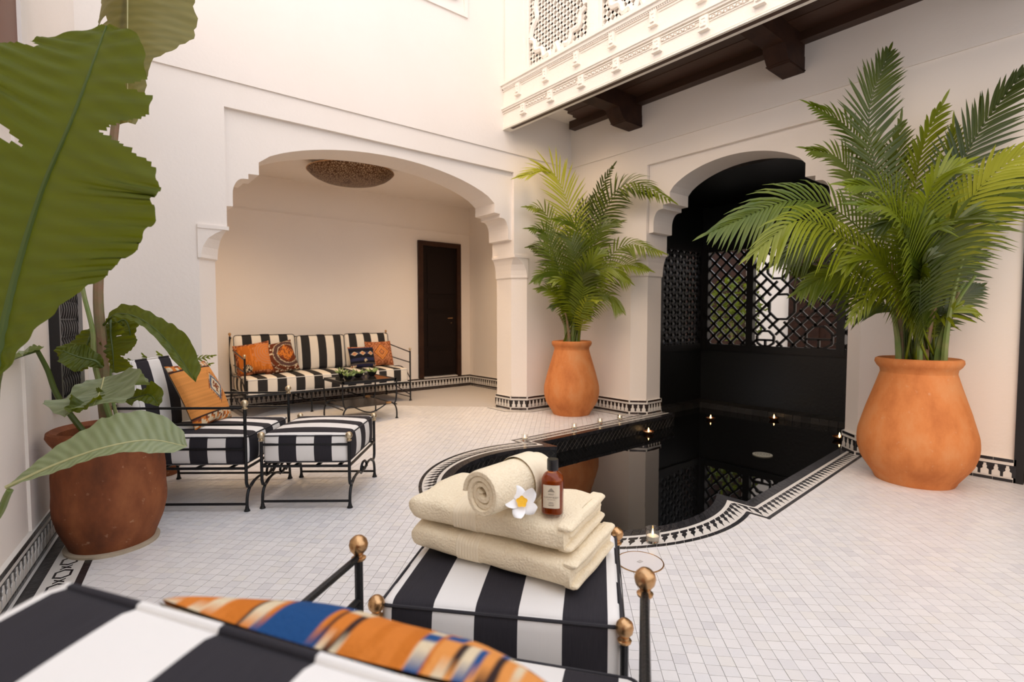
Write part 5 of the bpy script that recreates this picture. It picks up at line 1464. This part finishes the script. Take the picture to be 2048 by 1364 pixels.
# ================================================================== TOWELS, BOTTLE, FLOWER, CANDLES
TRZ = math.atan2(-.933, .36)
def towel_ring(x, hw, ht, zc, yc=0., n=44, p=3.6):
    R = []
    for k in range(n):
        a = 2 * PI * k / n; c, s_ = math.cos(a), math.sin(a)
        y = yc + hw * math.copysign(abs(c) ** (2 / p), c); z = zc + ht * math.copysign(abs(s_) ** (2 / p), s_)
        R.append((x, y, z))
    return R
def organic(mb, amp, sd):
    for i, (x, y, z) in enumerate(mb.v):
        f = math.sin(x*23 + sd) * math.cos(y*31 + sd*2) + .5 * math.sin(x*61 + y*47 + sd)
        mb.v[i] = (x + amp*.5*math.sin(y*40 + sd), y + amp*.6*math.sin(x*33 + z*50 + sd), z + amp * f * (1 if z > .02 else .15))
    return mb
def folded_towel(label, loc, rz, L, W, T, sd):
    t = thing('folded_towel', label, 'towel', loc, rz, 'folded cream towels')
    hw, ht = W/2, T/2; rc = T * .52; rings = []
    for k in range(8):
        th = PI/2 * k / 7; e = rc * (1 - math.sin(th)) if k else rc * .98
        rings.append(towel_ring(-L/2 + rc * (1 - math.cos(th)), hw - e * .55, max(.002, ht - e), ht))
    for k in range(1, 26):
        f = k / 25; x = -L/2 + rc + (L - rc - .012) * f
        rings.append(towel_ring(x, hw, ht * (1 - .04 * f), ht * (1 - .04 * f)))
    organic(MB().loft(rings), .0035, sd).build('body', M['towel'], t, smooth=True)
    lt = T * .96 / 3
    for k in range(3):      # the turned-in layers showing at the open end
        x1 = L/2 + (.004, -.006, .006)[k] ; sh = (.004, .014, 0)[k]
        rg = [towel_ring(L/2 - .03, hw - sh - .004, lt*.49, lt*(k+.5), sh, 36, 3.2), towel_ring(x1 - .012, hw - sh - .002, lt*.49, lt*(k+.5), sh, 36, 3.2), towel_ring(x1 - .003, hw - sh - .006, lt*.36, lt*(k+.5), sh, 36, 3.0), towel_ring(x1, hw - sh - .012, lt*.15, lt*(k+.5), sh, 36, 2.6)]
        organic(MB().loft(rg), .002, sd + k).build('fold', M['towel'], t, smooth=True)
    # ribbed dobby band wrapping top and front
    xb = -L * .17; mb = MB(); rg = []
    for k in range(37):
        x = xb + .075 * k / 36; b_ = .0012 + .0016 * abs(math.sin(k * PI / 4.5)); rg.append(towel_ring(x, hw + b_, ht * .985 + b_, ht * .985))
    organic(MB().loft(rg), .0035, sd).build('woven_band', M['towel_band'], t, smooth=True)
    return t
tc_ = Vector((.955, 1.165, .464))
folded_towel('folded cream towel at the bottom of the stack on the ottoman', tc_, TRZ, .53, .31, .086, 1.3)
folded_towel('folded cream towel under the rolled towel and brown bottle', tc_ + Vector((-.008, .012, .0845)), TRZ + .03, .51, .295, .086, 4.1)
# rolled towel
ra, rb2 = Vector((.757, 1.040, 0)), Vector((.998, 1.082, 0)); ax = (rb2 - ra); Lr = ax.length
t = thing('rolled_towel', 'rolled cream towel lying on the folded stack', 'towel', (ra.x, ra.y, .702), math.atan2(ax.y, ax.x))
turns = 3.1; n = 110; th_ = .0185
def spiral(k, off):
    f = k / n; a = f * turns * 2 * PI; r = .010 + .0465 * f + off + .0012 * math.sin(a * 2.3)
    return r, -a + .6
outer = []; mb = MB(); rows_ = []
xs_ = [0, .004, .012] + [.012 + (Lr - .024) * k / 10 for k in range(1, 10)] + [Lr - .012, Lr - .004, Lr]
for xi, x in enumerate(xs_):
    sh = .0035 if xi in (0, len(xs_)-1) else (.0012 if xi in (1, len(xs_)-2) else 0)
    ring = []
    for k in range(n + 1):
        r, a = spiral(k, th_/2 - sh); ring.append((x + .004*math.sin(k*.05), r * math.cos(a), r * math.sin(a)))
    for k in range(n, -1, -1):
        r, a = spiral(k, -th_/2 + sh + .0016); r = max(r, .001); ring.append((x + .004*math.sin(k*.05), r * math.cos(a), r * math.sin(a)))
    rows_.append(ring)
m_ = len(rows_[0]); mb.loft(rows_, cap=False)
for b_, ring in ((0, 0), (1, len(rows_) - 1)):
    o = ring * m_
    for k in range(n):
        q = (o + k, o + k + 1, o + m_ - 2 - k, o + m_ - 1 - k); mb.f.append(q if b_ else tuple(reversed(q)))
mb.build('roll', M['towel'], t, smooth=True)
rg = []
for k in range(33):
    x = Lr * .56 + .07 * k / 32; b_ = .0008 + .0012 * (1 if k % 8 > 1 else 0); rg.append([(x, (.0665 + b_) * math.cos(a), (.0665 + b_) * math.sin(a)) for a in [2*PI*q/48 for q in range(48)]])
MB().loft(rg, cap=False).build('woven_band', M['towel_band'], t, smooth=True)

# bottle
bx = thing('oil_bottle', 'amber glass oil bottle with a cream label and black cap', 'bottle', (.934, .966, .637), math.radians(50.5 - 90 - 12))
sq = lambda w, d, z, p=3.4, n=32: [(w * math.copysign(abs(math.cos(2*PI*k/n)) ** (2/p), math.cos(2*PI*k/n)), d * math.copysign(abs(math.sin(2*PI*k/n)) ** (2/p), math.sin(2*PI*k/n)), z) for k in range(n)]
w_, d_ = .0285, .0285
prof = [(0, .80), (.002, .93), (.006, 1), (.085, 1), (.093, .97), (.099, .88), (.104, .72), (.108, .52), (.111, .43), (.118, .42)]
MB().loft([sq(w_*s_, d_*s_, z, 3.0 if s_ > .9 else 2.2) for z, s_ in prof]).build('glass', M['amber'], bx, smooth=True)
MB().loft([sq((w_-.002)*s_, (d_-.002)*s_, z, 3.0) for z, s_ in ((.003, .9), (.006, 1), (.083, 1), (.088, .97))]).build('oil', M['oil'], bx, smooth=True)
MB().lathe([(.0005, .113), (.0145, .113), (.0150, .116), (.0150, .138), (.0142, .141), (.0005, .141)], 28).build('cap', M['cap'], bx, smooth=True)
lb = MB(); P = [( -.0215 + .043 * k / 10) for k in range(11)]
def ysurf(x): return -d_ * (max(0, 1 - (abs(x) / w_) ** 3.0)) ** (1/3.0) - .0004
lb.add([(x, ysurf(x), .020) for x in P] + [(x, ysurf(x), .080) for x in P], [(k, k+1, k+12, k+11) for k in range(10)])
lab_ = lb.build('label', M['label'], bx)
lab_['label'] = 'cream paper label with small grey print'
def text(body, size, z, parent):
    cu = bpy.data.curves.new('txt', 'FONT'); cu.body = body; cu.size = size; cu.align_x = 'CENTER'
    ob = bpy.data.objects.new('txt', cu); C.objects.link(ob)
    me = bpy.data.meshes.new_from_object(ob.evaluated_get(bpy.context.evaluated_depsgraph_get())); bpy.data.objects.remove(ob)
    for v in me.vertices: v.co = Vector((v.co.x, ysurf(v.co.x) - .0005, v.co.y + z))
    me.materials.clear(); me.materials.append(M['ink'])
    o = bpy.data.objects.new('lettering', me); C.objects.link(o); o.parent = parent; return o
for body, size, z in (('MINT', .0062, .0545), ('LUXURY BODY', .0056, .0465), ): text(body, size, z, lab_)
for hw_, z in ((.010, .042), (.005, .035), (.007, .0325), (.008, .0285), (.006, .0265)): MB().add([(-hw_, ysurf(hw_) - .0005, z), (hw_, ysurf(hw_) - .0005, z), (hw_, ysurf(hw_) - .0005, z + .0009), (-hw_, ysurf(hw_) - .0005, z + .0009)], [(0, 1, 2, 3)]).build('print_line', M['ink'], lab_)
mb = MB(); mb.add([(-.0095, ysurf(.01) - .0005, .0625), (.0095, ysurf(.01) - .0005, .0625), (.004, ysurf(0) - .0006, .069), (0, ysurf(0) - .0006, .0735), (-.004, ysurf(0) - .0006, .069)], [(0, 1, 2, 3, 4)])
mb.build('emblem', mat('emblem_ink', (.30, .25, .19, 1), .7), lab_)

# frangipani
fl_ = thing('frangipani_flower', 'white frangipani flower with a yellow heart on the towels', 'flower', (.838, .978, .682))
fdir = Vector((-FW.x, -FW.y, .62)).normalized(); fx = Vector((0, 0, 1)).cross(fdir).normalized(); fy = fdir.cross(fx)
for k in range(5):
    a0 = 2*PI*k/5 + PI/2 + .12; mb = MB(); rows = 10; cols = 6
    for i in range(rows + 1):
        f = i / rows; r = .006 + .036 * f; hw = .0185 * math.sin(PI * min(1, .06 + f * .86)) ** .55
        for j in range(cols + 1):
            u = j / cols * 2 - 1; ang = a0 + u * hw / max(r, .012) + .25 * f
            p = fx * (r * math.cos(ang)) + fy * (r * math.sin(ang)) + fdir * (.012 * f * f + .006 * u * f + .004 * (1 - u*u) * f - .005)
            mb.v.append(tuple(p))
    for i in range(rows):
        for j in range(cols):
            q = i * (cols + 1) + j; mb.f.append((q, q + 1, q + cols + 2, q + cols + 1))
    mb.build('petal', M['petal'], fl_, smooth='raw')
ctr = MB(); rg_ = []
for r_, h_ in ((.0005, .0045), (.006, .0045), (.011, .005), (.0135, .006)): rg_.append([tuple(fx*(r_*(1+.12*math.sin(5*a_))*math.cos(a_)) + fy*(r_*(1+.12*math.sin(5*a_))*math.sin(a_)) + fdir*h_) for a_ in [2*PI*q/30 for q in range(30)]])
ctr.loft(rg_, cap=False)
ctr.build('heart', M['petal_yellow'], fl_)

# candles
def votive(label, x, y, s=1.0, lit=True):
    t = thing('votive_candle', label, 'candle', (x, y, .0035), 0, 'glass votives on the pool border')
    MB().lathe([(.001, 0), (.024*s, 0), (.027*s, .004*s), (.033*s, .062*s), (.031*s, .062*s), (.0255*s, .010*s), (.001, .010*s)], 28).build('glass', M['glass'], t, smooth=True)
    MB().lathe([(.001, .011*s), (.024*s, .011*s), (.026*s, .030*s), (.001, .030*s)], 24).build('wax', M['wax'], t, smooth=True)
    MB().lathe([(.0005, .032*s), (.0035*s, .037*s), (.0045*s, .042*s), (.003*s, .050*s), (.0004, .060*s)], 10).build('flame', M['flame'], t, smooth=True)
votive('lit glass votive on the spearhead border near the ottoman', 2.20, 1.545, 1.15)
for x, y, lab in ((3.10, 3.575, 'lit glass votive at the stepped corner of the pool border'), (3.80, 3.62, 'lit glass votive midway along the straight pool border'), (4.21, 3.635, 'lit glass votive before the middle palm urn'), (4.53, 3.63, 'lit glass votive near the pier foot')):
    votive(lab, x, y, .95)
def float_bowl(label, x, y, s=1.0, z=-.15):
    t = thing('floating_candle', label, 'candle', (x, y, z), 0, 'copper bowls floating in the pool')
    MB().lathe([(.001, 0), (.025*s, .002), (.048*s, .018*s), (.060*s, .042*s), (.057*s, .042*s), (.045*s, .022*s), (.001, .010)], 28).build('bowl', M['copper'], t, smooth=True)
    MB().lathe([(.001, .012*s), (.040*s, .018*s), (.046*s, .028*s), (.001, .028*s)], 24).build('wax', M['wax'], t, smooth=True)
    MB().lathe([(.0005, .030*s), (.006*s, .038*s), (.0075*s, .048*s), (.005*s, .062*s), (.0005, .080*s)], 10).build('flame', M['flame'], t, smooth=True)
for x, y, s_, lab in ((4.74, 3.40, 1., 'copper candle bowl floating under the pier foot'), (5.99, 3.38, .9, 'copper candle bowl floating in the middle of the niche'), (6.58, 2.87, 1., 'copper candle bowl floating against the dark ledge'), (6.05, 1.97, 1.1, 'copper candle bowl floating by the large urn side of the niche')):
    float_bowl(lab, x, y, s_)
t = thing('pool_grate', 'pale round perforated disc lying in the black water', 'grate', (4.833, 2.204, -.139))
MB().lathe([(.001, 0), (.085, 0), (.085, .006), (.078, .008), (.001, .008)], 36).build('plate', mat('grate_plate', (.26, .26, .21, 1), .5), t)
mb = MB()
for r, k0 in ((.02, 6), (.04, 12), (.06, 18)):
    for k in range(k0): mb.lathe([(.0005, .0081), (.004, .0081), (.004, .0095), (.0005, .0095)], 6, (r*math.cos(2*PI*k/k0), r*math.sin(2*PI*k/k0), 0))
o = mb.build('holes', M['iron'], t); o['kind'] = 'stuff'
t = thing('floor_ring', 'round floor hatch outlined by a thin brass ring near the ottoman', 'floor hatch', (1.975, 1.455, .0005))
MB().lathe([(.001, 0), (.104, 0), (.104, .002), (.001, .002)], 48).build('plate', mat('hatch_plate', (.74, .70, .68, 1), .35), t)
MB().lathe([(.104, 0), (.109, 0), (.109, .003), (.104, .003)], 48, ring=True).build('ring', M['brass'], t)
MB().box(-.012, .012, -.009, .009, .002, .004).build('key_plate', M['grout'], t)
